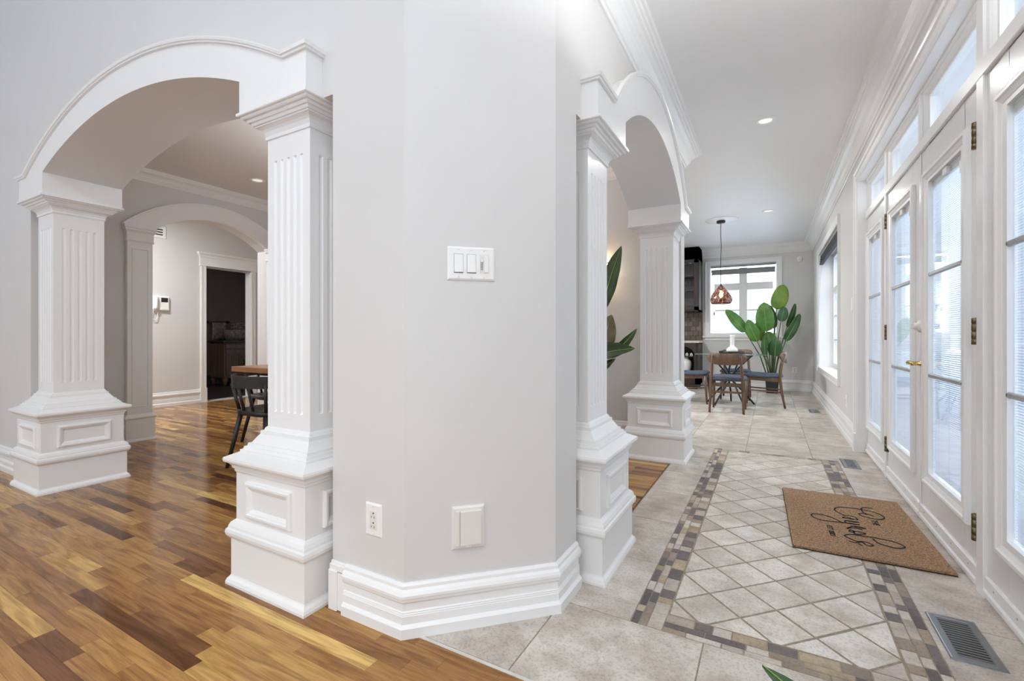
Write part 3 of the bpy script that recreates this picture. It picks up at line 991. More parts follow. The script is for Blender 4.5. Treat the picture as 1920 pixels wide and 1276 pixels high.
mapA = lambda u, n, z: (u, WA - n, z)
mapB = lambda u, n, z: (WB + n, u, z)
archway('trim_6', 'white casing of the wide left archway', mapA, -4.096, -1.928, 1.084, 0.206, 0, 1.3725, 0.352, 0.0735, -0.3485)
archway('trim_7', 'white casing of the narrow archway beside the tiles', mapB, 2.2755, 3.8845, 0.8045, 0.255, 0, 1.0, 0.465, 0.0735, -0.3485)

# far archway on the dining room wall: flat band
b = MB()
inn = arc(2.89, 2.06, 0.61, 0.228, 32)
out = arc(2.89, 2.085, 0.84, 0.35, 32)
b.prism(inn + out[::-1], -5.42, -5.372, fB)
b.sweep(out, [(0, -0.004), (0.0, 0.052), (0.010, 0.058), (0.020, 0.058), (0.022, -0.004)], fn=lambda a, z, h: (-5.42 + h, a, z))
struct(b.build('trim_8', M['trim']), 'flat white arch band on the far dining wall', 'archway')


def pilaster(y0, y1, label):
    r = thing('pilaster', label, 'pilaster', (-5.42, (y0 + y1) / 2, 0), 0, 'pilasters of the far archway')
    hw = (y1 - y0) / 2
    b = MB()
    b.box(0, 0.048, -hw, hw, 0.24, 1.945)
    b.build('shaft', M['trim'], r, bevel=0.003, segs=1)
    b = MB()
    fr = [(-hw + 0.035, 0.33), (hw - 0.035, 0.33), (hw - 0.035, 1.87), (-hw + 0.035, 1.87)]
    b.sweep(fr, [(0, 0.048), (0.010, 0.048), (0.008, 0.055), (0.002, 0.055)], closed=True, fn=lambda a, z, h: (h, a, z))
    b.build('panel_moulding', M['trim'], r)
    b = MB()
    prof = [(0.048, 0.0), (0.075, 0.0), (0.072, 0.012), (0.062, 0.024), (0.062, 0.215), (0.074, 0.222), (0.074, 0.235), (0.060, 0.25), (0.048, 0.262)]
    path = [(0.0, hw), (0.048, hw), (0.048, -hw), (0.0, -hw)]
    b.sweep([(-0.001, hw), (0.048, hw), (0.048, -hw), (-0.001, -hw)], [(p - 0.048, z) for p, z in prof])
    b.build('plinth', M['trim'], r)
    b = MB()
    prof = [(0, 1.935), (0.010, 1.935), (0.012, 1.95), (0.006, 1.956), (0.006, 2.02), (0.012, 2.03), (0.022, 2.042), (0.022, 2.058), (0.030, 2.062), (0.030, 2.078), (0, 2.078)]
    b.sweep([(-0.001, hw), (0.048, hw), (0.048, -hw), (-0.001, -hw)], prof)
    b.box(0, 0.048, -hw, hw, 1.945, 2.08)
    b.build('capital', M['trim'], r)
    return r


pilaster(2.07, 2.28, 'white panelled pilaster left of the far arch, next to the intercom')
pilaster(3.50, 3.71, 'white pilaster right of the far arch, half hidden by the near left column')


# ------------------------------------------------------------------ fluted columns
def fluted(b, half, z0, z1, f0, f1, nf=5, pitch=0.0415, wdt=0.020, depth=0.007, r0=None):
    def ring(k):
        pts = []
        for s in range(4):
            face = [(-half, 0.0)]
            for i in range(nf):
                c = (i - (nf - 1) / 2) * pitch
                face += [(c - wdt / 2, 0), (c - wdt * 0.32, -depth * 0.75 * k), (c, -depth * k), (c + wdt * 0.32, -depth * 0.75 * k), (c + wdt / 2, 0)]
            for u, d in face:
                x, y = u, -half - d
                for _ in range(s):
                    x, y = -y, x
                pts.append((x, y))
        return pts
    zs = [(z0, 0), (f0, 0), (f0 + 0.004, 0.7), (f0 + 0.010, 1), (f1 - 0.010, 1), (f1 - 0.004, 0.7), (f1, 0), (z1, 0)]
    rings = [[(x, y, z) for x, y in ring(k)] for z, k in zs]
    n = len(rings[0])
    vs = [p for r_ in rings for p in r_]
    fs = []
    for i in range(len(rings) - 1):
        for j in range(n):
            k = (j + 1) % n
            fs.append((i * n + j, i * n + k, i * n + n + k, i * n + n + j))
    b.add(vs, fs)


def make_column(label, loc):
    r = thing('column', label, 'column', loc, 0, 'square fluted columns of the two archways')
    b = MB()
    b.square([(0.2475, 0.0), (0.2475, 0.010), (0.243, 0.022), (0.2345, 0.032), (0.2320, 0.038), (0.2320, 0.188), (0.2395, 0.192), (0.2465, 0.202), (0.2485, 0.214), (0.2465, 0.226),
              (0.2405, 0.231), (0.2390, 0.240), (0.2330, 0.252), (0.2265, 0.258), (0.2180, 0.264), (0.2180, 0.470)])
    pl = b.build('plinth', M['trim'], r)
    for s in range(4):
        q = MB()
        q.T = Matrix.Rotation(s * PI / 2, 4, 'Z')
        fr = [(-0.142, 0.286), (0.142, 0.286), (0.142, 0.428), (-0.142, 0.428)]
        q.sweep(fr, [(0, 0.2175), (0.0, 0.228), (0.006, 0.2335), (0.014, 0.2335), (0.017, 0.229), (0.024, 0.2265), (0.030, 0.222), (0.034, 0.2195), (0.034, 0.2175)], closed=True,
                fn=lambda a, z, h: (a, -h, z))
        q.build('panel_moulding', M['trim'], pl)
    b = MB()
    b.square([(0.2175, 0.455), (0.2225, 0.462), (0.2235, 0.472), (0.2295, 0.476), (0.2310, 0.486), (0.2420, 0.497), (0.2525, 0.504), (0.2545, 0.512), (0.2530, 0.521), (0.2090, 0.541), (0.2090, 0.550),
              (0.2010, 0.550), (0.1980, 0.562), (0.1900, 0.562), (0.1870, 0.575), (0.1780, 0.576), (0.1700, 0.588), (0.1610, 0.602), (0.1550, 0.609), (0.1540, 0.624), (0.1450, 0.624), (0.1420, 0.634), (0.1360, 0.640), (0.1340, 0.642)])
    b.build('base_moulding', M['trim'], r)
    b = MB()
    fluted(b, 0.1345, 0.630, 1.86, 0.705, 1.748)
    b.build('shaft', M['trim'], r)
    b = MB()
    b.square([(0.1340, 1.842), (0.1400, 1.842), (0.1420, 1.850), (0.1400, 1.857), (0.1420, 1.862), (0.1460, 1.873), (0.1530, 1.882), (0.1630, 1.888), (0.1690, 1.889), (0.1690, 1.895),
              (0.1760, 1.895), (0.1790, 1.900), (0.1800, 1.906), (0.1880, 1.906), (0.1910, 1.911), (0.1920, 1.917), (0.2030, 1.917), (0.2070, 1.921), (0.2080, 1.927), (0.2170, 1.927), (0.2200, 1.930), (0.2200, 1.940), (0.2110, 1.943)])
    b.build('capital', M['trim'], r)
    return r


c0 = make_column('white fluted column in front, standing beside the corner pier on the wood floor', (-1.7175, 1.3375, 0))
dup(c0, (-4.3075, 1.3375, 0), 0, 'white fluted column at the far left end of the wide archway, beside the left wall')
dup(c0, (-0.8325, 2.0645, 0), 0, 'white fluted column right of the pier, carrying the near end of the narrow arch')
dup(c0, (-0.8325, 4.0955, 0), 0, 'white fluted column at the far end of the narrow arch, before the breakfast nook')

# ------------------------------------------------------------------ glazed door unit in the right wall
DXF = 0.735                                    # inner face of doors
YZ = lambda a, z, h: (DXF - h, a, z)           # flat shapes on the door plane, h towards the room
KICKZ = 0.085


def rect(y0, y1, z0, z1):
    return [(y0, z0), (y1, z0), (y1, z1), (y0, z1)]


def frame_box(b, y0, y1, z0, z1, gy0, gy1, gz0, gz1, x0, x1, mi=0):
    b.box(x0, x1, y0, gy0, z0, z1, mi)
    b.box(x0, x1, gy1, y1, z0, z1, mi)
    b.box(x0, x1, gy0, gy1, z0, gz0, mi)
    b.box(x0, x1, gy0, gy1, gz1, z1, mi)


def slats_mesh(name, y0, y1, z0, z1, xc, parent, wdt=0.0125, pitch=0.0100, tilt=20):
    V, F = [], []
    z = z0 + pitch / 2
    dx, dz = wdt / 2 * math.cos(R(tilt)), wdt / 2 * math.sin(R(tilt))
    while z < z1:
        o = len(V)
        V += [(xc - dx, y0, z - dz), (xc - dx, y1, z - dz), (xc, y1, z + 0.0009), (xc, y0, z + 0.0009), (xc + dx, y1, z + dz), (xc + dx, y0, z + dz)]
        F += [(o, o + 1, o + 2, o + 3), (o + 3, o + 2, o + 4, o + 5)]
        z += pitch
    ob = raw(name, V, F, M['slat'], parent)
    md = ob.modifiers.new('thickness', 'SOLIDIFY'); md.thickness = 0.0006
    return tag(ob, None, None, None, 'stuff')


def hinge(parent, y, z):
    b = MB()
    q, e = 0.0115, 0.0098
    b.lathe([(q, 0), (q, 0.020), (e, 0.021), (e, 0.023), (q, 0.024), (q, 0.051), (e, 0.052), (e, 0.054), (q, 0.055), (q, 0.082), (e, 0.083), (e, 0.085), (q, 0.086), (q, 0.106), (0.006, 0.109)], 14, (DXF - 0.011, y, z))
    b.box(DXF - 0.0025, DXF + 0.002, y - 0.018, y + 0.018, z, z + 0.106)
    return b.build('hinge', M['brass'], parent)


def door(name, label, y0, y1, gc, hinges=None, lever=False):
    gy0, gy1, gz0, gz1 = gc - 0.252, gc + 0.252, 0.285, 1.845
    r = struct(bpy.data.objects.new(name, None), label, 'glazed door')
    COL.objects.link(r)
    b = MB()
    frame_box(b, y0, y1, 0.025, 2.035, gy0, gy1, gz0, gz1, DXF, DXF + 0.045)
    b.build('leaf', M['door'], r, bevel=0.002, segs=1)
    b = MB()
    o0 = [(0, -0.001), (0, 0.016), (0.010, 0.022), (0.022, 0.022), (0.028, 0.016), (0.044, 0.010), (0.050, 0.004), (0.050, -0.001)]
    b.sweep(rect(gc - 0.325, gc + 0.325, 0.225, 1.898), o0, closed=True, fn=YZ)
    frame_box(b, gc - 0.276, gc + 0.276, 0.274, 1.849, gy0 + 0.012, gy1 - 0.012, gz0 + 0.012, gz1 - 0.012, DXF - 0.010, DXF + 0.010)
    b.build('glazing_frame', M['trim'], r)
    zs = [gz0, 0.812, 1.344, gz1]
    for k in range(3):
        b = MB()
        b.box(DXF + 0.004, DXF + 0.007, gy0, gy1, zs[k], zs[k + 1])
        b.build('pane', M['glass'], r)
    b = MB(); b.box(DXF + 0.030, DXF + 0.033, gy0, gy1, gz0, gz1)
    b.build('outer_pane', M['glass'], r)
    for z in zs[1:3]:
        b = MB()
        b.prism([(gy0, z - 0.011), (gy1, z - 0.011), (gy1, z + 0.011), (gy0, z + 0.011)], 0.010, -0.006, YZ)
        b.build('glazing_bar', M['bar'], r, bevel=0.005, segs=2)
    b = MB(); b.box(DXF + 0.010, DXF + 0.028, gy0 + 0.004, gy1 - 0.004, gz1 - 0.045, gz1 - 0.012)
    b.box(DXF - 0.006, DXF + 0.010, gc - 0.03, gc + 0.03, gz1 - 0.05, gz1 - 0.015)
    b.build('blind_headrail', M['ivory'], r, bevel=0.002, segs=1)
    b = MB(); b.box(DXF - 0.012, DXF - 0.002, gy0 + 0.012, gy0 + 0.022, gz1 - 0.11, gz1 - 0.06)
    b.build('blind_slider', M['plastic'], r)
    slats_mesh('blind_slats', gy0 + 0.008, gy1 - 0.008, gz0 + 0.02, gz1 - 0.05, DXF + 0.0185, r)
    b = MB()
    for yy in (gy0 + 0.1, gc, gy1 - 0.1):
        b.box(DXF + 0.0115, DXF + 0.0122, yy, yy + 0.0012, gz0 + 0.02, gz1 - 0.05)
    b.build('blind_cords', M['slat'], r)
    # kick strip with screws
    b = MB()
    b.prism([(0, 0.020), (0.016, 0.020), (0.016, 0.034), (0.010, 0.042), (0.010, KICKZ), (0.006, KICKZ + 0.004), (0, KICKZ + 0.004)], y0 + 0.006, y1 - 0.006, lambda h, z, a: (DXF - h, a, z))
    kp = b.build('kick_strip', M['trim'], r)
    for k in range(4):
        b = MB()
        b.T = Matrix.Translation((DXF - 0.0095, y0 + 0.09 + k * (y1 - y0 - 0.18) / 3, 0.066)) @ Matrix.Rotation(-PI / 2, 4, 'Y')
        b.lathe([(0.0, 0.0022), (0.003, 0.002), (0.0045, 0.0008), (0.0045, 0)], 10)
        b.build('screw', M['screw'], kp)
    for z in (hinges or []):
        hinge(r, y0 + 0.012 if name != 'door_2' else y1 - 0.012, z)
    return r


door('door_1', 'fixed glazed sidelight panel nearest the breakfast nook', 4.275, 5.025, 4.655)
d2 = door('door_2', 'far leaf of the glazed double doors, hung beside the sidelight', 3.372, 4.222, 3.81, (0.192, 0.992, 1.787))
d3 = door('door_3', 'near leaf of the glazed double doors, with the brass lever', 2.545, 3.366, 2.96, (0.191, 0.985, 1.778))
door('door_4', 'fixed glazed sidelight panel cut by the right edge of the photo', 1.725, 2.470, 2.03)

# lever and deadbolt on the meeting stile of the near leaf
LY = 3.315
b = MB()
b.T = Matrix.Translation((DXF, LY, 0.868)) @ Matrix.Rotation(-PI / 2, 4, 'Y')
b.lathe([(0.030, 0.0), (0.030, 0.004), (0.026, 0.009), (0.016, 0.012), (0.012, 0.018), (0.011, 0.045), (0.013, 0.050), (0.012, 0.058), (0.0, 0.060)], 20)
hd = b.build('lever_handle', M['goldbrass'], d3)
b = MB()
b.tube([(DXF - 0.050, LY, 0.868), (DXF - 0.054, LY + 0.020, 0.869), (DXF - 0.054, LY + 0.045, 0.872), (DXF - 0.053, LY + 0.075, 0.870), (DXF - 0.052, LY + 0.098, 0.864)], [0.010, 0.009, 0.011, 0.012, 0.008], 10, flat=1.0)
b.build('lever', M['goldbrass'], hd)
b = MB()
b.T = Matrix.Translation((DXF, LY + 0.008, 1.073)) @ Matrix.Rotation(-PI / 2, 4, 'Y')
b.lathe([(0.036, 0.0), (0.036, 0.016), (0.033, 0.022), (0.030, 0.026), (0.022, 0.028), (0.019, 0.030), (0.019, 0.040), (0.016, 0.043), (0.0, 0.043)], 24)
db = b.build('deadbolt', M['ivory'], d3)
b = MB(); b.box(DXF - 0.058, DXF - 0.040, LY + 0.004, LY + 0.012, 1.060, 1.086)
b.build('thumb_turn', M['ivory'], db, bevel=0.003)
b = MB()
b.box(DXF - 0.006, DXF, 3.358, 3.385, 0.03, 2.03)
b.build('meeting_strip', M['door'], d2, bevel=0.004)

# frame of the whole unit: posts, transom bar, threshold, reveal and casing
b = MB()
for y0, y1, z1 in ((2.472, 2.543, 2.385), (4.224, 4.273, 2.385), (1.62, 1.723, 2.385), (5.027, 5.06, 2.385)):
    b.box(DXF - 0.012, DXF + 0.07, y0, y1, -0.01, z1)
b.box(DXF - 0.012, DXF + 0.07, 3.345, 3.385, 2.04, 2.385)
b.box(DXF - 0.014, DXF + 0.071, 1.62, 5.055, 2.038, 2.102)
b.box(DXF - 0.0105, DXF + 0.069, 1.62, 5.05, 2.355, 2.39)
b.box(RX - 0.010, DXF + 0.09, 1.60, 5.06, 2.372, 2.40)
b.box(RX - 0.012, DXF + 0.09, 5.025, 5.06, 0, 2.40)
b.box(DXF - 0.004, DXF + 0.08, 1.62, 5.04, -0.01, 0.022)
struct(b.build('trim_9', M['trim'], bevel=0.003, segs=1), 'white posts, transom bar and reveal around the glazed doors', 'door frame')
b = MB()
CAS = [(0.0, 0.0), (0.0, 0.018), (0.006, 0.022), (0.018, 0.022), (0.024, 0.016), (0.055, 0.016), (0.060, 0.026), (0.072, 0.030), (0.080, 0.030), (0.082, 0.0)]
b.sweep([(5.032, 0.0), (5.032, 2.378), (1.60, 2.378), (1.60, 0.0)][::-1], CAS, fn=lambda a, z, h: (RX - h, a, z))
b.box(RX - 0.036, RX, 5.03, 5.122, 0, 0.16)
struct(b.build('trim_10', M['trim']), 'white moulded casing around the door recess', 'casing')

for k, (y0, y1) in enumerate(((4.275, 5.025), (3.387, 4.222), (2.545, 3.343), (1.725, 2.470))):
    r = struct(bpy.data.objects.new(f'window_{k + 1}', None), ['small transom window above the far sidelight', 'transom window above the far door leaf',
                                                              'transom window above the near door leaf', 'transom window in the top right corner'][k], 'window')
    COL.objects.link(r)
    b = MB()
    frame_box(b, y0, y1, 2.102, 2.355, y0 + 0.045, y1 - 0.045, 2.14, 2.318, DXF + 0.02, DXF + 0.06)
    b.sweep(rect(y0, y1, 2.102, 2.355), [(0, -0.02), (0, 0.0), (0.012, -0.002), (0.020, -0.010), (0.026, -0.02)], closed=True, fn=YZ)
    b.build('sash', M['trim'], r)
    b = MB(); b.box(DXF + 0.034, DXF + 0.038, y0 + 0.04, y1 - 0.04, 2.135, 2.322)
    b.build('pane', M['glass'], r)

# ------------------------------------------------------------------ window in the right wall (charcoal shade)
r = struct(bpy.data.objects.new('window_5', None), 'tall window in the right wall with a raised charcoal shade', 'window')
COL.objects.link(r)
WX = 0.86
b = MB()
frame_box(b, 6.33, 8.85, 0.53, 2.30, 6.40, 8.78, 0.60, 2.24, WX, WX + 0.05)
b.box(WX + 0.0005, WX + 0.0495, 7.55, 7.64, 0.59, 2.25)
b.box(WX + 0.001, WX + 0.049, 6.39, 7.55, 1.70, 1.78)
b.box(WX + 0.001, WX + 0.049, 7.64, 8.79, 1.70, 1.78)
b.build('frame', M['trim'], r)
for y0, y1 in ((6.40, 7.55), (7.64, 8.78)):
    for z0, z1 in ((0.60, 1.70), (1.78, 2.24)):
        b = MB(); b.box(WX + 0.02, WX + 0.024, y0, y1, z0, z1); b.build('pane', M['glass'], r)
    for z in (0.96, 1.33):
        b = MB(); b.box(WX + 0.012, WX + 0.032, y0, y1, z - 0.012, z + 0.012); b.build('glazing_bar', M['trim'], r)
b = MB()
b.sweep(rect(6.33, 8.85, 0.53, 2.30)[::-1], [(0, 0), (0, 0.012), (0.02, 0.018), (0.05, 0.018), (0.066, 0.028), (0.072, 0.028), (0.072, 0)], closed=True, fn=lambda a, z, h: (RX - h, a, z))
b.build('casing', M['trim'], r)
b = MB(); b.box(RX + 0.0, WX, 6.33, 8.85, 0.522, 0.532); b.box(RX, WX, 8.843, 8.853, 0.53, 2.3); b.box(RX, WX, 6.327, 6.337, 0.53, 2.3)
b.build('reveal', M['trim'], r)
t = thing('roman_shade', 'charcoal roman shade gathered at the top of the right wall window', 'window shade', (0.715, 7.59, 2.14))
b = MB()
for k in range(4):
    z = 0.005 + k * 0.038
    b.prism([(-0.018 - 0.004 * (3 - k), z), (0.012, z + 0.004), (0.018, z + 0.022), (0.008, z + 0.040), (-0.014 - 0.004 * (3 - k), z + 0.036), (-0.026 - 0.004 * (3 - k), z + 0.016)], -1.23, 1.23, lambda x, z_, h: (x, h, z_))
b.build('gathered_folds', M['roman'], t)
b = MB(); b.box(-0.02, 0.02, -1.24, 1.24, 0.145, 0.165); b.build('headrail', M['trim'], t)
b = MB(); b.tube([(0.0, 1.235, 0.14), (-0.03, 1.24, -0.5), (-0.055, 1.245, -1.2), (-0.062, 1.25, -1.56)], 0.003, 6); b.build('pull_cord', M['slat'], t)

# ------------------------------------------------------------------ end window of the nook
r = struct(bpy.data.objects.new('window_6', None), 'white framed window in the end wall behind the glass table', 'window')
COL.objects.link(r)
WY = 10.20
b = MB()
frame_box(b, -1.06, 0.096, 1.075, 2.42, -0.985, 0.035, 1.15, 2.36, WY, WY + 0.06)
b.box(-0.545, -0.405, WY + 0.0005, WY + 0.0595, 1.14, 2.37)
b.box(-1.0, -0.545, WY + 0.001, WY + 0.059, 1.93, 2.07)
b.box(-0.405, 0.04, WY + 0.001, WY + 0.059, 1.93, 2.07)
b.build('frame', M['trim'], r, bevel=0.004, segs=1)
for x0, x1 in ((-0.985, -0.545), (-0.405, 0.035)):
    for z0, z1 in ((1.15, 1.93), (2.07, 2.36)):
        b = MB(); b.box(x0, x1, WY + 0.025, WY + 0.03, z0, z1); b.build('pane', M['glass'], r)
    b = MB(); b.box(x0, x1, WY + 0.012, WY + 0.042, 1.515, 1.545); b.build('glazing_bar', M['trim'], r)
b = MB()
b.sweep(rect(-1.06, 0.096, 1.075, 2.42)[::-1], [(0, 0), (0, 0.012), (0.02, 0.018), (0.065, 0.018), (0.080, 0.030), (0.090, 0.030), (0.090, 0)], closed=True, fn=lambda a, z, h: (a, ENDY - h, z))
b.build('casing', M['trim'], r)
b = MB()
b.box(-1.20, 0.24, ENDY - 0.05, ENDY, 0.985, 1.02); b.box(-1.15, 0.19, ENDY - 0.02, ENDY, 0.93, 0.985)
b.build('sill', M['trim'], r, bevel=0.006)
b = MB(); b.box(-1.06, 0.096, ENDY, WY, 1.066, 1.076); b.box(-1.065, -1.055, ENDY, WY, 1.07, 2.42); b.box(0.091, 0.101, ENDY, WY, 1.07, 2.42)
b.build('reveal', M['trim'], r)
b = MB(); b.box(-1.010, -0.99, WY - 0.02, WY, 1.44, 1.50); b.build('latch', M['iron'], r, bevel=0.003)
t = thing('roller_blind', 'grey roller blind rolled up at the top of the end window', 'window shade', (-0.482, 10.13, 2.29))
b = MB(); b.tube([(-0.56, 0, 0.03), (0.56, 0, 0.03)], 0.026, 14); b.box(-0.555, 0.555, -0.027, -0.024, -0.04, 0.03); b.build('roll', M['roller'], t)
b = MB(); b.box(-0.56, 0.56, -0.032, -0.018, -0.052, -0.038); b.build('bottom_bar', M['roller'], t)
b = MB(); b.box(-0.57, 0.57, -0.035, 0.04, 0.095, 0.12); b.build('headrail', M['roller'], t)

# entrance hall windows behind the viewer
for k, (x0, x1) in enumerate(((-7.0, -5.2), (-4.6, -2.8), (-2.2, -0.4))):
    r = struct(bpy.data.objects.new(f'window_{7 + k}', None), f'tall hall window behind the viewer, {("far left", "middle", "right hand")[k]} one', 'window')
    COL.objects.link(r)
    b = MB()
    b.box(x0, x0 + 0.07, -4.14, -4.06, 0.3, 3.7); b.box(x1 - 0.07, x1, -4.14, -4.06, 0.3, 3.7)
    b.box(x0, x1, -4.14, -4.06, 0.3, 0.37); b.box(x0, x1, -4.14, -4.06, 3.63, 3.7); b.box(x0, x1, -4.13, -4.07, 2.45, 2.51); b.box((x0 + x1) / 2 - 0.025, (x0 + x1) / 2 + 0.025, -4.13, -4.07, 0.3, 3.7)
    b.build('frame', M['trim'], r)
    b = MB(); b.box(x0 + 0.05, x1 - 0.05, -4.105, -4.10, 0.35, 3.65); b.build('pane', M['glass'], r)
r = struct(bpy.data.objects.new('window_10', None), 'large hall window in the right wall behind the viewer', 'window')
COL.objects.link(r)
b = MB()
for y_ in (-2.9, -1.94, -0.97, 0.03):
    b.box(RX + 0.1, RX + 0.16, y_, y_ + 0.07, 0.25, 3.6)
b.box(RX + 0.1, RX + 0.16, -2.9, 0.1, 0.25, 0.32); b.box(RX + 0.1, RX + 0.16, -2.9, 0.1, 3.53, 3.6); b.box(RX + 0.1, RX + 0.16, -2.9, 0.1, 2.2, 2.27)
b.build('frame', M['trim'], r)
b = MB(); b.box(RX + 0.125, RX + 0.13, -2.9, 0.1, 0.25, 3.6); b.build('pane', M['glass'], r)

# powder room doorway casing with a cornice head
b = MB()
HX = -7.65
for y0, y1 in ((3.87, 3.955), (4.66, 4.745)):
    b.box(HX, HX + 0.016, y0, y1, 0.0, 2.105)
    b.box(HX, HX + 0.024, y0 + 0.008, y0 + 0.026, 0.2, 2.105)
    b.box(HX, HX + 0.024, y1 - 0.026, y1 - 0.008, 0.2, 2.105)
    b.box(HX, HX + 0.022, y0 + 0.036, y1 - 0.036, 0.2, 2.105)
    b.box(HX, HX + 0.030, y0 - 0.004, y1 + 0.004, 0.0, 0.22)
b.box(-7.79, HX, 3.945, 3.962, 0, 2.10); b.box(-7.79, HX, 4.655, 4.672, 0, 2.10); b.box(-7.79, HX, 3.95, 4.67, 2.085, 2.10)
b.box(HX, HX + 0.020, 3.86, 4.755, 2.10, 2.25)
b.sweep([(HX - 0.001, 4.755), (HX + 0.020, 4.755), (HX + 0.020, 3.86), (HX - 0.001, 3.86)],
        [(0, 2.235), (0.006, 2.235), (0.010, 2.262), (0.026, 2.285), (0.032, 2.287), (0.032, 2.31), (0, 2.31)])
b.box(HX, HX + 0.03, 3.855, 4.76, 2.10, 2.112)
struct(b.build('trim_11', M['trim']), 'white casing with a cornice head around the powder room doorway', 'casing')

# ------------------------------------------------------------------ outside
b = MB(); b.box(-30, 40, -30, 60, -0.6, -0.5)
struct(b.build('ground', M['snow']), 'snowy ground outside the windows', 'ground')
dk = struct(bpy.data.objects.new('deck', None), 'grey wooden deck outside the glazed doors', 'deck')
COL.objects.link(dk)
for i in range(20):
    b = MB(); b.box(1.05 + i * 0.145, 1.05 + i * 0.145 + 0.138, -3, 11, -0.16, -0.12)
    b.build('deck_board', M['deck'], dk)
t = thing('deck_railing', 'blue grey railing at the edge of the deck, seen through the blinds', 'railing', (3.9, 0, -0.12))
for z in (0.12, 0.98):
    b = MB(); b.box(-0.02, 0.02, -3, 11, z, z + 0.06); b.build('rail', M['rail'], t)
for i in range(9):
    b = MB(); b.box(-0.05, 0.05, -3 + i * 1.75 - 0.05, -3 + i * 1.75 + 0.05, 0, 1.1); b.build('post', M['rail'], t)
b = MB()
for i in range(94):
    yy = -2.9 + i * 0.148
    b.box(-0.012, 0.012, yy - 0.012, yy + 0.012, 0.16, 1.0)
tag(b.build('balusters', M['rail'], t), None, None, None, 'stuff')
for k, (x, y, l, d, h) in enumerate(((16, 15, 9, 8, 5.2), (14, 1, 8, 8, 4.6), (-4.5, 34, 11, 8, 4.4))):
    t = thing('house', ['pale brick house beyond the far end of the deck', 'pale brick house straight across from the glazed doors', 'pale brick house beyond the end window'][k], 'house', (x, y, -0.5))
    b = MB(); b.box(-l / 2, l / 2, -d / 2, d / 2, 0, h); b.build('wall', M['brick'], t)
    b = MB(); b.prism([(-d / 2 - 0.5, h - 0.1), (d / 2 + 0.5, h - 0.1), (0, h + 2.3)], -l / 2 - 0.4, l / 2 + 0.4, lambda a, z, q: (q, a, z)); b.build('roof', M['hroof'], t)
    for wx in (-0.28, 0.0, 0.28):
        b = MB(); b.box(-l / 2 - 0.05, -l / 2, wx * d - 0.6, wx * d + 0.6, 1.4, 2.9)
        b.build('window', M['rail'], t)
        b = MB(); b.box(wx * l - 0.6, wx * l + 0.6, -d / 2 - 0.05, -d / 2, 1.4, 2.9)
        b.build('window', M['rail'], t)
b = MB()
for i in range(500):
    yy, zz, xx = rnd.uniform(2, 13), rnd.uniform(-0.5, 1.0), 6.2 + rnd.uniform(-0.5, 0.5)
    s = rnd.uniform(0.08, 0.2)
    a = rnd.uniform(0, 6.28)
    b.add([(xx, yy, zz), (xx + s * math.cos(a), yy + s * math.sin(a), zz + s * 0.4), (xx + s * 0.3, yy + s * 0.2, zz + s * 1.3)], [(0, 1, 2)])
tag(b.build('hedge', M['hedge']), 'bare winter hedge beyond the deck', 'hedge', None, 'stuff')

# ------------------------------------------------------------------ switches, outlets and wall devices
CH = math.atan2(0.385, 0.392)


def plate(b, w, h, t=0.007, cx=0.0, cz=0.0):
    """bevelled cover plate facing -Y"""
    a = [(cx - w / 2, cz - h / 2), (cx + w / 2, cz - h / 2), (cx + w / 2, cz + h / 2), (cx - w / 2, cz + h / 2)]
    q = inset(a, 0.006)
    vs = [(x, 0, z) for x, z in a] + [(x, -t * 0.45, z) for x, z in a] + [(x, -t, z) for x, z in q]
    fs = [(8, 9, 10, 11)]
    for i in range(4):
        j = (i + 1) % 4
        fs += [(i, j, 4 + j, 4 + i), (4 + i, 4 + j, 8 + j, 8 + i)]
    b.add(vs, fs)


def screws(t, spots):
    for x, z in spots:
        b = MB()
        b.T = Matrix.Translation((x, -0.0068, z)) @ Matrix.Rotation(PI / 2, 4, 'X')
        b.lathe([(0.0033, 0), (0.0033, 0.0006), (0.002, 0.0014), (0.0, 0.0016)], 10)
        b.build('screw', M['ivory'], t)


t = thing('light_switch', 'white triple switch plate at eye level on the slanted face of the pier', 'switch', (-0.927, 1.362, 1.275), CH)
b = MB(); plate(b, 0.168, 0.117); b.build('cover_plate', M['plastic'], t)
for k, x in enumerate((-0.0460, 0.0, 0.0460)):
    b = MB(); b.box(x - 0.0168, x + 0.0168, -0.0075, -0.002, -0.0335, 0.0335)
    q = b.build('rocker_well' if k < 2 else 'dimmer_body', M['ivory'] if k == 2 else M['well'], t)
    if k < 2:
        b = MB()
        b.prism([(-0.0065, -0.0320), (-0.0125, -0.0315), (-0.0092, 0.0), (-0.0085, 0.0315), (-0.0065, 0.032)], x - 0.0148, x + 0.0156, lambda y_, z_, h: (h, y_, z_))
        b.build('rocker', M['plastic'], q, bevel=0.0008, segs=1)
        b = MB(); b.box(x - 0.0165, x + 0.0165, -0.0078, -0.0070, -0.0338, -0.0322); b.build('painted_gap_shade', M['slot'], q)  # dark strip drawn in as the shade below the rocker
    else:
        b = MB(); b.box(x - 0.0135, x - 0.004, -0.0081, -0.0070, -0.022, 0.014); b.build('slider_slot', M['bar'], q)
        b = MB(); b.box(x - 0.0125, x - 0.005, -0.0125, -0.0070, 0.006, 0.016); b.build('slider', M['plastic'], q, bevel=0.001, segs=1)
        b = MB(); b.box(x + 0.0005, x + 0.0145, -0.0125, -0.0070, -0.0305, 0.0290); b.build('paddle', M['plastic'], q, bevel=0.0012, segs=1)
screws(t, [(x, z) for x in (-0.046, 0, 0.046) for z in (-0.0475, 0.0475)])

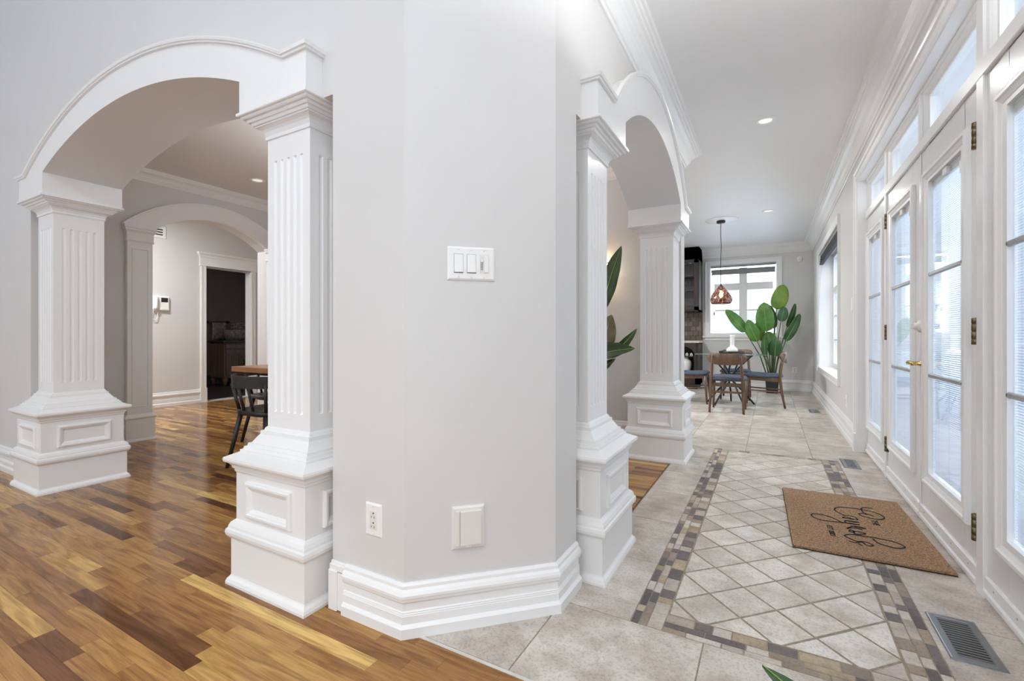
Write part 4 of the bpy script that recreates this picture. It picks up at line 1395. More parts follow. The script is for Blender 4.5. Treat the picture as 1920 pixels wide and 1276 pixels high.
t = thing('vacuum_inlet', 'ivory hinged wall inlet cover low on the slanted face of the pier', 'wall inlet', (-0.935, 1.354, 0.347), CH)
b = MB(); plate(b, 0.117, 0.150, 0.011); b.build('cover_plate', M['ivory'], t)
b = MB(); b.box(-0.046, -0.031, -0.016, -0.008, -0.061, 0.061); b.build('hinge_rib', M['ivory'], t, bevel=0.002)
b = MB(); b.prism([(-0.029, -0.009), (0.046, -0.009), (0.046, -0.018), (-0.029, -0.021)], -0.061, 0.061, lambda x, y_, h: (x, y_, h)); b.build('flap', M['ivory'], t, bevel=0.003)
b = MB(); b.box(-0.012, 0.008, -0.019, -0.012, -0.066, -0.060); b.build('flap_lip', M['ivory'], t, bevel=0.001)


def outlet(label, loc, rotz, dark=True, group=None, w=0.080, h=0.117):
    t = thing('wall_outlet', label, 'outlet', loc, rotz, group)
    b = MB(); plate(b, w, h); b.build('cover_plate', M['plastic'], t)
    b = MB(); b.box(-0.0165, 0.0165, -0.0085, -0.003, -0.0335, 0.0335); rc = b.build('receptacle', M['ivory'], t, bevel=0.001, segs=1)
    for zc in (-0.017, 0.017):
        b = MB()
        b.T = Matrix.Translation((0.002, -0.0086, zc + 0.008)) @ Matrix.Rotation(PI / 2, 4, 'X')
        b.lathe([(0.0031, 0), (0.0031, 0.0004), (0, 0.0005)], 10); b.build('ground_hole', M['slot'], rc)
        b = MB(); b.box(-0.0078, -0.0058, -0.0090, -0.008, zc - 0.009, zc - 0.002); b.build('blade_slot', M['slot'], rc)
        b = MB(); b.box(0.0058, 0.0078, -0.0090, -0.008, zc - 0.010, zc - 0.002); b.build('blade_slot', M['slot'], rc)
    screws(t, [(0, 0.0475), (0, -0.0475)])
    return t


outlet('white wall outlet low on the left face of the pier', (-1.231, 1.20, 0.367), 0)
outlet('white wall outlet on the end wall right of the bird of paradise plant', (0.387, ENDY, 0.39), 0)
outlet('white wall outlet on the end wall between the glass table and plant', (-0.097, ENDY, 0.39), 0)
outlet('white wall outlet low on the right wall before the door casing', (RX, 5.772, 0.357), -PI / 2)
outlet('white wall outlet low on the hall wall below the intercom', (-7.65, 3.20, 0.42), PI / 2)

t = thing('light_switch', 'white switch plate on the shaded wall beside the far arch pilaster', 'switch', (-5.42, 1.875, 1.27), PI / 2)
b = MB(); plate(b, 0.075, 0.117); b.build('cover_plate', M['plastic'], t)
b = MB(); b.box(-0.0165, 0.0165, -0.011, -0.004, -0.033, 0.033); b.build('rocker', M['plastic'], t, bevel=0.002, segs=1)
t = thing('thermostat', 'small white sensor box on the right wall next to the door casing', 'thermostat', (RX, 5.242, 1.314), -PI / 2)
b = MB(); b.box(-0.035, 0.035, -0.025, 0, -0.06, 0.06); b.build('body', M['plastic'], t, bevel=0.005)
b = MB(); b.box(-0.015, 0.015, -0.027, -0.024, -0.075, -0.058); b.build('tab', M['plastic'], t)
t = thing('motion_sensor', 'small white alarm sensor high on the end wall near the right corner', 'sensor', (0.463, ENDY, 2.434))
b = MB(); b.T = Matrix.Scale(1.25, 4, (0, 0, 1)) @ Matrix.Rotation(PI / 2, 4, 'X'); b.lathe([(0.047, 0), (0.047, 0.018), (0.042, 0.030), (0.03, 0.036), (0, 0.038)], 20); b.build('housing', M['plastic'], t)
b = MB(); b.box(-0.02, 0.02, -0.042, -0.03, -0.03, 0.01); b.build('lens', M['ivory'], t, bevel=0.006)

# intercom phone
t = thing('intercom_phone', 'white video intercom phone with small dark screen on the hall wall', 'intercom', (-7.65, 3.335, 1.49), PI / 2)
b = MB(); b.box(-0.105, 0.105, -0.035, 0, -0.105, 0.10); b.build('body', M['plastic'], t, bevel=0.01)
b = MB(); b.box(0.0, 0.085, -0.039, -0.033, 0.015, 0.078); b.build('screen', M['slot'], t, bevel=0.003)
b = MB(); b.box(-0.01, 0.10, -0.042, -0.034, -0.10, -0.075); b.build('button_bar', M['ivory'], t, bevel=0.003)
b = MB()
b.tube([(-0.075, -0.05, -0.085), (-0.075, -0.068, -0.06), (-0.075, -0.070, 0.0), (-0.075, -0.068, 0.06), (-0.075, -0.05, 0.09)], [0.026, 0.024, 0.017, 0.024, 0.027], 12)
b.build('handset', M['plastic'], t)
b = MB()
b.tube([(-0.075 + 0.035 * math.sin(a), -0.03, -0.105 - 0.06 * (1 - math.cos(a)) - (0.02 if 1 < a < 5.2 else 0)) for a in [i * 2 * PI / 20 for i in range(21)]], 0.005, 6)
b.build('coiled_cord', M['plastic'], t)
t = thing('light_switch', 'white switch plate tight left of the intercom on the hall wall', 'switch', (-7.65, 3.195, 1.47), PI / 2)
b = MB(); plate(b, 0.07, 0.117); b.build('cover_plate', M['plastic'], t)
b = MB(); b.box(-0.015, 0.015, -0.011, -0.004, -0.03, 0.03); b.build('rocker', M['plastic'], t, bevel=0.002, segs=1)
t = thing('wall_vent', 'small white louvred air vent high on the hall wall under the arch', 'vent', (-7.65, 3.29, 2.505), PI / 2)
b = MB(); plate(b, 0.24, 0.17, 0.012); b.build('frame', M['trim'], t)
for k in range(3):
    b = MB(); b.box(-0.09, 0.075, -0.0145, -0.011, -0.042 + k * 0.036, -0.026 + k * 0.036); b.build('louvre_slot', M['slot'], t)

# ------------------------------------------------------------------ floor registers


def register(label, x0, x1, y0, y1, n):
    t = thing('floor_register', label, 'floor vent', ((x0 + x1) / 2, (y0 + y1) / 2, 0.0), 0, 'steel floor registers beside the right wall')
    hx, hy = (x1 - x0) / 2, (y1 - y0) / 2
    b = MB()
    b.sweep([(-hx, -hy), (hx, -hy), (hx, hy), (-hx, hy)], [(0, 0.0), (0.003, 0.0035), (0.006, 0.0045), (0.024, 0.0045), (0.026, 0.003), (0.026, 0.0)], closed=True)
    b.build('frame', M['steel'], t)
    b = MB(); b.box(-hx + 0.02, hx - 0.02, -hy + 0.02, hy - 0.02, 0.0002, 0.0008); b.build('duct', M['slot'], t)
    gap = 2 * (hy - 0.026) / n
    for k in range(n):
        yc = -hy + 0.026 + (k + 0.5) * gap
        b = MB()
        b.prism([(yc - gap * 0.06, 0.0010), (yc + gap * 0.02, 0.0010), (yc + gap * 0.13, 0.0036), (yc + gap * 0.03, 0.0036)], -hx + 0.024, hx - 0.024, lambda y_, z_, h: (h, y_, z_))
        b.build('slat', M['steel'], t)
    b = MB(); b.box(-0.004, 0.004, -hy * 0.42, -hy * 0.42 + 0.004, 0.003, 0.0065); b.build('damper_lever', M['goldbrass'], t)


register('steel floor register in the near right corner of the tiles', 0.497, 0.633, 1.954, 2.240, 15)
register('steel floor register beyond the doormat near the door sidelight', 0.497, 0.610, 4.385, 4.690, 13)
register('small steel floor register by the right wall below the shaded window', 0.455, 0.578, 7.31, 7.63, 12)

# ------------------------------------------------------------------ doormat
t = thing('doormat', 'brown coir doormat with black script lettering before the glazed doors', 'doormat', (0.380, 3.10, 0.0), R(1.5))
HXM, HYM, MT = 0.300, 0.480, 0.014
b = MB()
b.box(-HXM, HXM, -HYM, HYM, 0.0, 0.004)
b.build('rubber_backing', M['ink'], t)
b = MB()
rows = []
for i in range(25):
    yy = -HYM + 0.002 + (2 * HYM - 0.004) * i / 24
    rows.append([(-HXM + 0.002 + (2 * HXM - 0.004) * j / 16, yy, MT + rnd.uniform(-0.0006, 0.0006)) for j in range(17)])
b.grid(rows, smooth=False)
edge = [rows[0][j] for j in range(17)] + [rows[i][16] for i in range(1, 25)] + [rows[24][j] for j in range(15, -1, -1)] + [rows[i][0] for i in range(23, 0, -1)]
n = len(edge)
b.add(edge + [(x, y, 0.003) for x, y, z in edge], [(i, (i + 1) % n, n + (i + 1) % n, n + i) for i in range(n)])
b.build('coir_pile', M['coir'], t)
V, F = [], []
for i in range(1500):
    s = rnd.random()
    if s < 0.3:
        x, y, ox, oy = rnd.uniform(-HXM, HXM), -HYM, 0, -1
    elif s < 0.6:
        x, y, ox, oy = rnd.uniform(-HXM, HXM), HYM, 0, 1
    elif s < 0.8:
        x, y, ox, oy = -HXM, rnd.uniform(-HYM, HYM), -1, 0
    else:
        x, y, ox, oy = HXM, rnd.uniform(-HYM, HYM), 1, 0
    z = rnd.uniform(0.004, MT)
    l, dz = rnd.uniform(0.001, 0.005), rnd.uniform(-0.002, 0.003)
    o = len(V)
    V += [(x - oy * 0.0008, y - ox * 0.0008, z), (x + oy * 0.0008, y + ox * 0.0008, z), (x + ox * l, y + oy * l, z + dz)]
    F.append((o, o + 1, o + 2))
tag(raw('fibre_fringe', V, F, M['coir'], t), None, None, None, 'stuff')
STROKES = [[(0.52, 3.375), (0.492, 3.383), (0.468, 3.363), (0.459, 3.333), (0.459, 3.295), (0.463, 3.269), (0.47, 3.245)],
[(0.504, 3.236), (0.483, 3.258), (0.46, 3.266), (0.44, 3.249), (0.436, 3.236), (0.447, 3.21), (0.479, 3.197), (0.515, 3.195), (0.539, 3.215), (0.549, 3.241), (0.541, 3.281), (0.512, 3.315), (0.479, 3.327), (0.449, 3.329), (0.397, 3.328), (0.356, 3.315), (0.331, 3.286), (0.323, 3.252), (0.329, 3.222), (0.344, 3.198), (0.359, 3.177)],
[(0.353, 3.17), (0.387, 3.179), (0.41, 3.169), (0.415, 3.131), (0.394, 3.136), (0.366, 3.147), (0.348, 3.133), (0.363, 3.125), (0.398, 3.13)],
[(0.353, 3.092), (0.381, 3.095), (0.415, 3.094), (0.387, 3.081), (0.359, 3.087), (0.351, 3.066), (0.364, 3.055), (0.414, 3.055)],
[(0.414, 3.055), (0.383, 3.05), (0.352, 3.049), (0.321, 3.045), (0.291, 3.038), (0.245, 3.032), (0.216, 3.052), (0.199, 3.086), (0.21, 3.116), (0.242, 3.126), (0.28, 3.115), (0.308, 3.086), (0.33, 3.055), (0.344, 3.041)],
[(0.381, 3.021), (0.355, 2.978), (0.349, 2.966), (0.368, 2.985), (0.391, 2.991), (0.415, 2.981)],
[(0.384, 3.02), (0.407, 3.022), (0.433, 3.008), (0.409, 3.005), (0.382, 3.009)],
[(0.353, 2.936), (0.364, 2.954), (0.374, 2.942), (0.369, 2.925), (0.356, 2.924), (0.353, 2.936)],
[(0.37, 2.929), (0.376, 2.906), (0.397, 2.91), (0.416, 2.925), (0.42, 2.938), (0.401, 2.942), (0.378, 2.941), (0.371, 2.922)],
[(0.393, 2.805), (0.37, 2.803), (0.348, 2.821), (0.33, 2.84), (0.326, 2.857), (0.348, 2.881), (0.376, 2.891), (0.412, 2.893), (0.447, 2.896), (0.498, 2.891), (0.533, 2.88), (0.555, 2.855), (0.557, 2.833), (0.538, 2.81), (0.513, 2.804), (0.484, 2.811), (0.456, 2.831), (0.447, 2.856), (0.443, 2.882)],
[(0.335, 2.79), (0.349, 2.783), (0.362, 2.785), (0.374, 2.795), (0.39, 2.812), (0.411, 2.812), (0.425, 2.796), (0.429, 2.783), (0.413, 2.769), (0.4, 2.778), (0.393, 2.805)],
[(0.37, 2.781), (0.384, 2.756)]]


def smooth_path(p, k=5):
    out = []
    for i in range(len(p) - 1):
        p0, p1, p2, p3 = [Vector(p[min(max(j, 0), len(p) - 1)]) for j in (i - 1, i, i + 1, i + 2)]
        for s in range(k):
            u = s / k
            out.append(0.5 * ((2 * p1) + (p2 - p0) * u + (2 * p0 - 5 * p1 + 4 * p2 - p3) * u * u + (3 * p1 - p0 - 3 * p2 + p3) * u ** 3))
    out.append(Vector(p[-1]))
    return out


b = MB()
inv = Matrix.Translation((0.380, 3.10, 0)) @ Matrix.Rotation(R(1.5), 4, 'Z')
inv = inv.inverted()
for st in STROKES:
    pp = [(inv @ Vector((x, y, 0))).to_2d() for x, y in st]
    pp = smooth_path(pp)
    L_, R_ = [], []
    for i, p in enumerate(pp):
        d = (pp[min(i + 1, len(pp) - 1)] - pp[max(i - 1, 0)]).normalized()
        wd = 0.0036 + 0.0022 * abs(d.x)
        nn = Vector((-d.y, d.x)) * wd
        L_.append((p.x + nn.x, p.y + nn.y, MT + 0.0012)); R_.append((p.x - nn.x, p.y - nn.y, MT + 0.0012))
    b.grid([L_, R_], smooth=False)
b.build('script_lettering', M['ink'], t)


def lettering(txt, size, loc, rotz, parent, name, m):
    cu = bpy.data.curves.new(name, 'FONT')
    cu.body = txt
    cu.size = size
    cu.extrude = 0.0004
    cu.offset = 0.0012
    cu.align_x = 'CENTER'; cu.align_y = 'CENTER'
    cu.materials.append(m)
    o = bpy.data.objects.new(name, cu)
    COL.objects.link(o)
    o.parent = parent
    o.location = loc
    o.rotation_euler = (0, 0, rotz)
    bpy.context.view_layer.update()
    me = bpy.data.meshes.new_from_object(o.evaluated_get(bpy.context.evaluated_depsgraph_get()))
    r_ = bpy.data.objects.new(name, me)
    COL.objects.link(r_)
    r_.parent, r_.location, r_.rotation_euler = parent, loc, (0, 0, rotz)
    bpy.data.objects.remove(o)
    return r_


q = inv @ Vector((0.490, 3.130, 0)); o = lettering('THE', 0.048, (q.x, q.y, MT + 0.0012), -PI / 2, t, 'small_lettering', M['ink']); o.scale = (0.9, 0.85, 1)
q = inv @ Vector((0.272, 2.890, 0)); o = lettering('EST 2021', 0.046, (q.x, q.y, MT + 0.0012), -PI / 2, t, 'date_lettering', M['ink']); o.scale = (0.88, 0.72, 1)

# ------------------------------------------------------------------ dining table and black chairs behind the left arch
t = thing('dining_table', 'warm oak dining table cut off by the near left column', 'table', (-3.33, 2.93, 0))
b = MB(); b.box(-1.005, 1.005, -0.47, 0.47, 0.694, 0.74); b.build('tabletop', M['oak'], t, bevel=0.004)
b = MB(); b.box(-0.80, 0.80, -0.33, 0.33, 0.655, 0.694); b.build('apron', M['black'], t)
for sx in (-1, 1):
    for sy in (-1, 1):
        b = MB(); b.tube([(sx * 0.60, sy * 0.28, 0.68), (sx * 0.66, sy * 0.34, 0.0)], [0.035, 0.022], 12); b.build('leg', M['black'], t)


def black_chair(label, loc, rotz):
    t = thing('black_chair', label, 'chair', loc, rotz, 'black wooden chairs around the oak table')
    b = MB()
    pts = []
    for i in range(32):
        a = 2 * PI * i / 32
        c, s = math.cos(a), math.sin(a)
        e = 0.45
        x = 0.235 * (abs(c) ** e) * (1 if c >= 0 else -1)
        y = 0.215 * (abs(s) ** e) * (1 if s >= 0 else -1)
        if y < 0:
            x *= 0.86
        pts.append((x, y))
    rings = [[(x * k, y * k, z) for x, y in pts] for k, z in ((0.90, 0.415), (1.0, 0.428), (1.0, 0.452), (0.96, 0.458), (0.6, 0.449), (0.2, 0.446))]
    n = len(pts)
    b.add([p for r_ in rings for p in r_], [(k * n + i, k * n + (i + 1) % n, k * n + n + (i + 1) % n, k * n + n + i) for k in range(5) for i in range(n)], smooth=True)
    b.add(rings[0], [tuple(range(n))[::-1]]); b.add(rings[5], [tuple(range(n))])
    b.build('seat', M['black'], t)
    for sx in (-1, 1):
        b = MB(); b.tube([(sx * 0.155, -0.165, 0.43), (sx * 0.24, -0.225, 0.0)], [0.019, 0.014], 10); b.build('leg', M['black'], t)
        b = MB(); b.tube([(sx * 0.175, 0.160, 0.43), (sx * 0.235, 0.220, 0.0)], [0.019, 0.014], 10); b.build('leg', M['black'], t)
        b = MB(); b.tube([(sx * 0.165, -0.170, 0.44), (sx * 0.215, -0.205, 0.655)], [0.013, 0.012], 10); b.build('back_post', M['black'], t)
        b = MB(); b.tube([(sx * 0.055, -0.195, 0.44), (sx * 0.062, -0.248, 0.645)], [0.011, 0.010], 10); b.build('spindle', M['black'], t)
    b = MB()
    pr = []
    for i in range(21):
        u = -1 + 2 * i / 20
        x = 0.285 * u
        y = -0.262 + 0.135 * abs(u) ** 2.6
        hi = 0.722
        lo = 0.632 if abs(u) < 0.82 else 0.632 + (abs(u) - 0.82) / 0.18 * 0.03
        xl = x * (0.93 if abs(u) > 0.8 else 1 - 0.07 * abs(u))
        pr.append([(x, y - 0.010, hi), (x, y + 0.010, hi), (xl, y + 0.014, lo), (xl, y - 0.006, lo)])
    vs = [p for r_ in pr for p in r_]
    fs = [(i * 4 + j, i * 4 + (j + 1) % 4, i * 4 + 4 + (j + 1) % 4, i * 4 + 4 + j) for i in range(20) for j in range(4)] + [(3, 2, 1, 0), (80, 81, 82, 83)]
    b.add(vs, fs, smooth=False)
    b.build('back_band', M['black'], t)
    return t


bc = black_chair('black wooden chair in front of the oak table, its curved back to the viewer', (-3.43, 2.275, 0), 0)
dup(bc, (-4.235, 2.87, 0), -PI / 2, 'black wooden chair pushed in at the left end of the oak table')

# ------------------------------------------------------------------ round glass table with four walnut chairs
TX, TY = -0.53, 7.67
t = thing('round_table', 'round glass table on crossed black iron legs', 'table', (TX, TY, 0))
b = MB(); b.lathe([(0.0, 0.738), (0.492, 0.738), (0.497, 0.743), (0.497, 0.746), (0.492, 0.750), (0.0, 0.750)], 56); b.build('glass_top', M['tglass'], t)
for k in range(5):
    a = 2 * PI * k / 5 + 0.35
    a2 = a + R(150)
    b = MB()
    b.tube([(0.34 * math.cos(a), 0.34 * math.sin(a), 0.0), (0.20 * math.cos(a), 0.20 * math.sin(a), 0.17), (0.035 * math.cos(a + 0.6), 0.035 * math.sin(a + 0.6), 0.36), (0.05 * math.cos(a + 1.4), 0.05 * math.sin(a + 1.4), 0.45),
            (0.17 * math.cos(a + 1.9), 0.17 * math.sin(a + 1.9), 0.60), (0.30 * math.cos(a + 2.0), 0.30 * math.sin(a + 2.0), 0.736)], [0.013] * 6, 8)
    b.build('leg', M['iron'], t)
b = MB(); b.tube([(0.30 * math.cos(2 * PI * i / 36), 0.30 * math.sin(2 * PI * i / 36), 0.728) for i in range(37)], 0.009, 6); b.build('support_ring', M['iron'], t)
b = MB(); b.lathe([(0.055, 0.345), (0.06, 0.36), (0.06, 0.40), (0.05, 0.41)], 16); b.build('hub', M['iron'], t)


def walnut_chair(label, loc, rotz):
    t = thing('walnut_chair', label, 'chair', loc, rotz, 'walnut chairs around the glass table')
    for sx in (-1, 1):
        b = MB()
        b.tube([(sx * 0.205, -0.262, 0.0), (sx * 0.196, -0.222, 0.22), (sx * 0.190, -0.200, 0.43), (sx * 0.178, -0.220, 0.60), (sx * 0.168, -0.262, 0.765)], [0.014, 0.018, 0.021, 0.018, 0.014], 10)
        b.build('leg', M['walnut'], t)
        b = MB(); b.tube([(sx * 0.205, 0.235, 0.0), (sx * 0.192, 0.205, 0.42)], [0.013, 0.022], 10); b.build('leg', M['walnut'], t)
        b = MB(); b.prism([(-0.20, 0.368), (0.21, 0.385), (0.21, 0.428), (-0.20, 0.425)], sx * 0.190 - 0.011, sx * 0.190 + 0.011, lambda y_, z_, h: (h, y_, z_)); b.build('side_rail', M['walnut'], t, bevel=0.003)
        b = MB(); b.tube([(sx * 0.196, -0.222, 0.225), (sx * 0.198, 0.218, 0.245)], [0.010, 0.010], 8); b.build('stretcher', M['walnut'], t)
    b = MB(); b.box(-0.19, 0.19, -0.211, -0.189, 0.345, 0.395); b.build('rear_rail', M['walnut'], t, bevel=0.003)
    b = MB(); b.box(-0.19, 0.19, 0.190, 0.212, 0.385, 0.428); b.build('front_rail', M['walnut'], t, bevel=0.003)
    b = MB(); b.box(-0.19, 0.19, -0.226, -0.206, 0.262, 0.288); b.build('rear_stretcher', M['walnut'], t, bevel=0.004)
    # padded seat
    b = MB()
    pts = []
    for i in range(36):
        a = 2 * PI * i / 36
        c, s = math.cos(a), math.sin(a)
        e = 0.42
        x = 0.235 * (abs(c) ** e) * (1 if c >= 0 else -1)
        y = 0.245 * (abs(s) ** e) * (1 if s >= 0 else -1)
        if y < 0:
            x *= 0.88
        pts.append((x, y))
    n = len(pts)
    prof = ((0.93, 0.424), (0.99, 0.432), (1.0, 0.446), (0.97, 0.460), (0.86, 0.471), (0.55, 0.476), (0.15, 0.476))
    rings = [[(x * k, y * k, z + 0.012 * (y / 0.245) ** 2 * (1 if y > 0 else 0.3)) for x, y in pts] for k, z in prof]
    b.add([p for r_ in rings for p in r_], [(k * n + i, k * n + (i + 1) % n, k * n + n + (i + 1) % n, k * n + n + i) for k in range(6) for i in range(n)], smooth=True)
    b.add(rings[0], [tuple(range(n))[::-1]]); b.add(rings[6], [tuple(range(n))], smooth=True)
    b.build('seat_pad', M['fabric'], t)
    # wide curved back
    b = MB()
    pr = []
    m = 24
    for i in range(m + 1):
        u = -1 + 2 * i / m
        x = 0.245 * u
        y = -0.285 + 0.085 * u * u
        hh = 0.074 * (max(0.0, 1 - abs(u) ** 4.5)) ** 0.5 + 0.004
        zc = 0.712 + 0.020 * u * u
        for k in range(8):
            a = 2 * PI * k / 8
            pass
        pr.append([(x, y - 0.009, zc + hh * 0.9), (x, y, zc + hh), (x, y + 0.009, zc + hh * 0.9), (x, y + 0.011, zc), (x, y + 0.009, zc - hh * 0.9), (x, y, zc - hh), (x, y - 0.009, zc - hh * 0.9), (x, y - 0.011, zc)])
    vs = [p for r_ in pr for p in r_]
    b.add(vs, [(i * 8 + j, i * 8 + (j + 1) % 8, i * 8 + 8 + (j + 1) % 8, i * 8 + 8 + j) for i in range(m) for j in range(8)] + [tuple(range(8))[::-1], tuple(range(m * 8, m * 8 + 8))], smooth=True)
    b.build('backrest', M['walnut'], t)
    return t


wc = walnut_chair('walnut chair with its curved back turned to the viewer, in front of the glass table', (-0.51, 6.955, 0), 0)
dup(wc, (-0.085, 7.73, 0), PI / 2, 'walnut chair seen side on at the right of the glass table')
dup(wc, (-1.065, 7.66, 0), -PI / 2, 'walnut chair at the left of the glass table, mostly behind the far column')
dup(wc, (-0.50, 8.42, 0), PI, 'walnut chair on the far side of the glass table, facing the viewer')

t = thing('serving_tray', 'round dark tray on the glass table', 'tray', (-0.515, 7.70, 0.750))
b = MB(); b.lathe([(0.0, 0.0), (0.155, 0.0), (0.170, 0.008), (0.175, 0.042), (0.169, 0.042), (0.163, 0.012), (0.0, 0.008)], 40); b.build('dish', M['iron'], t)
t = thing('ceramic_vase', 'white long-necked ceramic vase standing in the dark tray', 'vase', (-0.505, 7.68, 0.759))
b = MB(); b.lathe([(0.0, 0.0), (0.060, 0.0), (0.078, 0.018), (0.082, 0.045), (0.074, 0.072), (0.050, 0.094), (0.034, 0.108), (0.030, 0.13), (0.031, 0.26), (0.034, 0.275), (0.028, 0.275), (0.026, 0.25), (0.02, 0.12)], 32, cap=False); b.build('body', M['ceramic'], t)

# pendant lamp over the glass table
PXX, PYY = -0.645, 7.52
t = thing('pendant_lamp', 'smoked glass pendant lamp on a black cord over the glass table', 'lamp', (PXX, PYY, 1.50))
b = MB()
segs = 40
prof = [(0.022, 0.262), (0.036, 0.250), (0.062, 0.215), (0.100, 0.165), (0.130, 0.115), (0.146, 0.070), (0.147, 0.045), (0.138, 0.018), (0.120, 0.0)]
V = []
for r_, z in prof:
    for i in range(segs):
        a = 2 * PI * i / segs
        rr = r_ * (1 + 0.035 * math.sin(5 * a + z * 20) * min(1, r_ / 0.1))
        V.append((rr * math.cos(a), rr * math.sin(a), z))
b.add(V, [(k * segs + i, k * segs + (i + 1) % segs, k * segs + segs + (i + 1) % segs, k * segs + segs + i) for k in range(len(prof) - 1) for i in range(segs)], smooth=True)
sh = b.build('glass_shade', M['shade'], t, solid=0.004)
b = MB(); b.tube([(0.125 * math.cos(2 * PI * i / 40), 0.125 * math.sin(2 * PI * i / 40), 0.004) for i in range(41)], 0.006, 6); b.build('rim', M['iron'], t)
b = MB(); b.lathe([(0.0, 0.29), (0.008, 0.29), (0.014, 0.275), (0.024, 0.262), (0.024, 0.205), (0.018, 0.195), (0.0, 0.195)], 18); b.build('socket', M['iron'], t)
b = MB(); b.lathe([(0.0, 0.085), (0.014, 0.090), (0.026, 0.110), (0.028, 0.130), (0.020, 0.160), (0.013, 0.195), (0.0, 0.195)], 18); b.build('bulb', M['bulb'], t)
b = MB(); b.tube([(0, 0, 0.285), (-0.006, 0, 0.55), (0.004, 0, 0.85), (-0.004, 0, 1.05), (0, 0, CZ - 1.50 - 0.035)], 0.0045, 6); b.build('cord', M['iron'], t)
b = MB(); b.lathe([(0.0, CZ - 1.5 - 0.045), (0.055, CZ - 1.5 - 0.045), (0.060, CZ - 1.5 - 0.035), (0.060, CZ - 1.5 - 0.012), (0.0, CZ - 1.5 - 0.012)], 24); b.build('canopy', M['iron'], t)
t = thing('ceiling_medallion', 'round white ceiling medallion behind the pendant lamp', 'medallion', (PXX + 0.01, PYY, CZ))
b = MB(); b.lathe([(0.225, 0.0), (0.225, -0.006), (0.215, -0.012), (0.195, -0.010), (0.180, -0.014), (0.06, -0.013), (0.0, -0.013)], 48); b.build('disc', M['trim'], t)

for lab, x, y, z in (('recessed ceiling spot over the tiled corridor, nearest the viewer', -0.037, 4.22, CZ), ('recessed ceiling spot near the pendant lamp over the breakfast nook', -0.03, 7.28, CZ),
                     ('recessed ceiling spot in the dining room beside the near left column', -4.72, 2.95, DZ)):
    t = thing('ceiling_spot', lab, 'ceiling light', (x, y, z))
    b = MB(); b.lathe([(0.072, 0.0), (0.072, -0.004), (0.066, -0.008), (0.054, -0.006), (0.048, 0.0)], 32, cap=False); b.build('trim_ring', M['trim'], t)
    b = MB(); b.lathe([(0.0, -0.002), (0.030, -0.003), (0.049, -0.001)], 24, cap=False); b.build('lens', M['spotlens'], t)
    if z > DZ:
        d = bpy.data.lights.new('spot_light', 'AREA')
        d.shape = 'DISK'; d.size = 0.09; d.energy = 6.0; d.color = (1.0, 0.985, 0.96)
        o = bpy.data.objects.new('spot_light', d); COL.objects.link(o); o.parent = t; o.location = (0, 0, -0.010)


# ------------------------------------------------------------------ plants
def blade(base_, tip, width, up, m, parent, bend=0.12, fold=0.25, nm='leaf', thick=0.0012, shape=0.62, wob=0.0, midrib=True, blunt=0.75):
    """paddle leaf from base to tip; 'up' is the way its upper side faces"""
    B_, T_ = Vector(base_), Vector(tip)
    d = T_ - B_
    ln = d.length
    d.normalize()
    nrm = Vector(up)
    nrm = (nrm - d * nrm.dot(d)).normalized()
    s = d.cross(nrm).normalized()
    rows, rib = [], []
    for i in range(15):
        u = i / 14
        wv = width / 2 * (math.sin(PI * min(1, max(0.0, u)) ** shape)) ** blunt if 0 < u < 1 else 0.0008
        c = B_ + d * ln * u + nrm * (bend * ln * math.sin(PI * u) - bend * ln * 0.5 * u * u)
        rib.append(c + nrm * 0.002)
        row_ = []
        for k in (-1, -0.66, -0.33, 0, 0.33, 0.66, 1):
            wz = wob * math.sin(u * 22 + k * 3) * abs(k) * wv
            row_.append(c + s * wv * k + nrm * (fold * wv * abs(k) ** 1.3 + wz))
        rows.append(row_)
    b = MB()
    b.grid(rows)
    o = b.build(nm, m, parent, solid=thick)
    if midrib:
        b = MB(); b.tube(rib, [0.004 - 0.003 * i / 14 for i in range(15)], 6); b.build('midrib', M['vein'], o)
    return o


PTX, PTY = 0.022, 9.56
t = thing('bird_of_paradise', 'tall bird of paradise plant in a square black planter by the end wall', 'plant', (PTX, PTY, 0))
b = MB()
b.square([(0.092, 0.0), (0.104, 0.215), (0.104, 0.228), (0.094, 0.228), (0.092, 0.200)], cap=False)
b.add([(-0.092, -0.092, 0), (0.092, -0.092, 0), (0.092, 0.092, 0), (-0.092, 0.092, 0)], [(3, 2, 1, 0)])
b.build('planter', M['planter'], t)
b = MB(); b.lathe([(0.0, 0.205), (0.09, 0.203)], 16, cap=False); b.build('soil', M['soil'], t)
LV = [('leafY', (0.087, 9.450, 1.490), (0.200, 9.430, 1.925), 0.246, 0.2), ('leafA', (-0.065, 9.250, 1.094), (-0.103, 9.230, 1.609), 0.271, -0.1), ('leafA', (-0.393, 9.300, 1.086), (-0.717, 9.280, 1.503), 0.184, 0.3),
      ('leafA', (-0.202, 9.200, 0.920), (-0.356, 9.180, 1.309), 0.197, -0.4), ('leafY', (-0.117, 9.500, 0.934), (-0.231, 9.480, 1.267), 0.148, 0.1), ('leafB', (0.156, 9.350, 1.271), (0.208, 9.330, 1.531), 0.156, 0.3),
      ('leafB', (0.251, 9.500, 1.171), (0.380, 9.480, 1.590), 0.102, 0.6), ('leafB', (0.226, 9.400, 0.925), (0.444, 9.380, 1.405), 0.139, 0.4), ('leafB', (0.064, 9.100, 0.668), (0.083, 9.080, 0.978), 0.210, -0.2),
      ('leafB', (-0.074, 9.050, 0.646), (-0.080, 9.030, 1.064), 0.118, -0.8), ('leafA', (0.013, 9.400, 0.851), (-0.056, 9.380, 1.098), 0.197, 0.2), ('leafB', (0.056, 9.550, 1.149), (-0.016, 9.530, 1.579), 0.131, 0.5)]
off = Vector((PTX, PTY, 0))
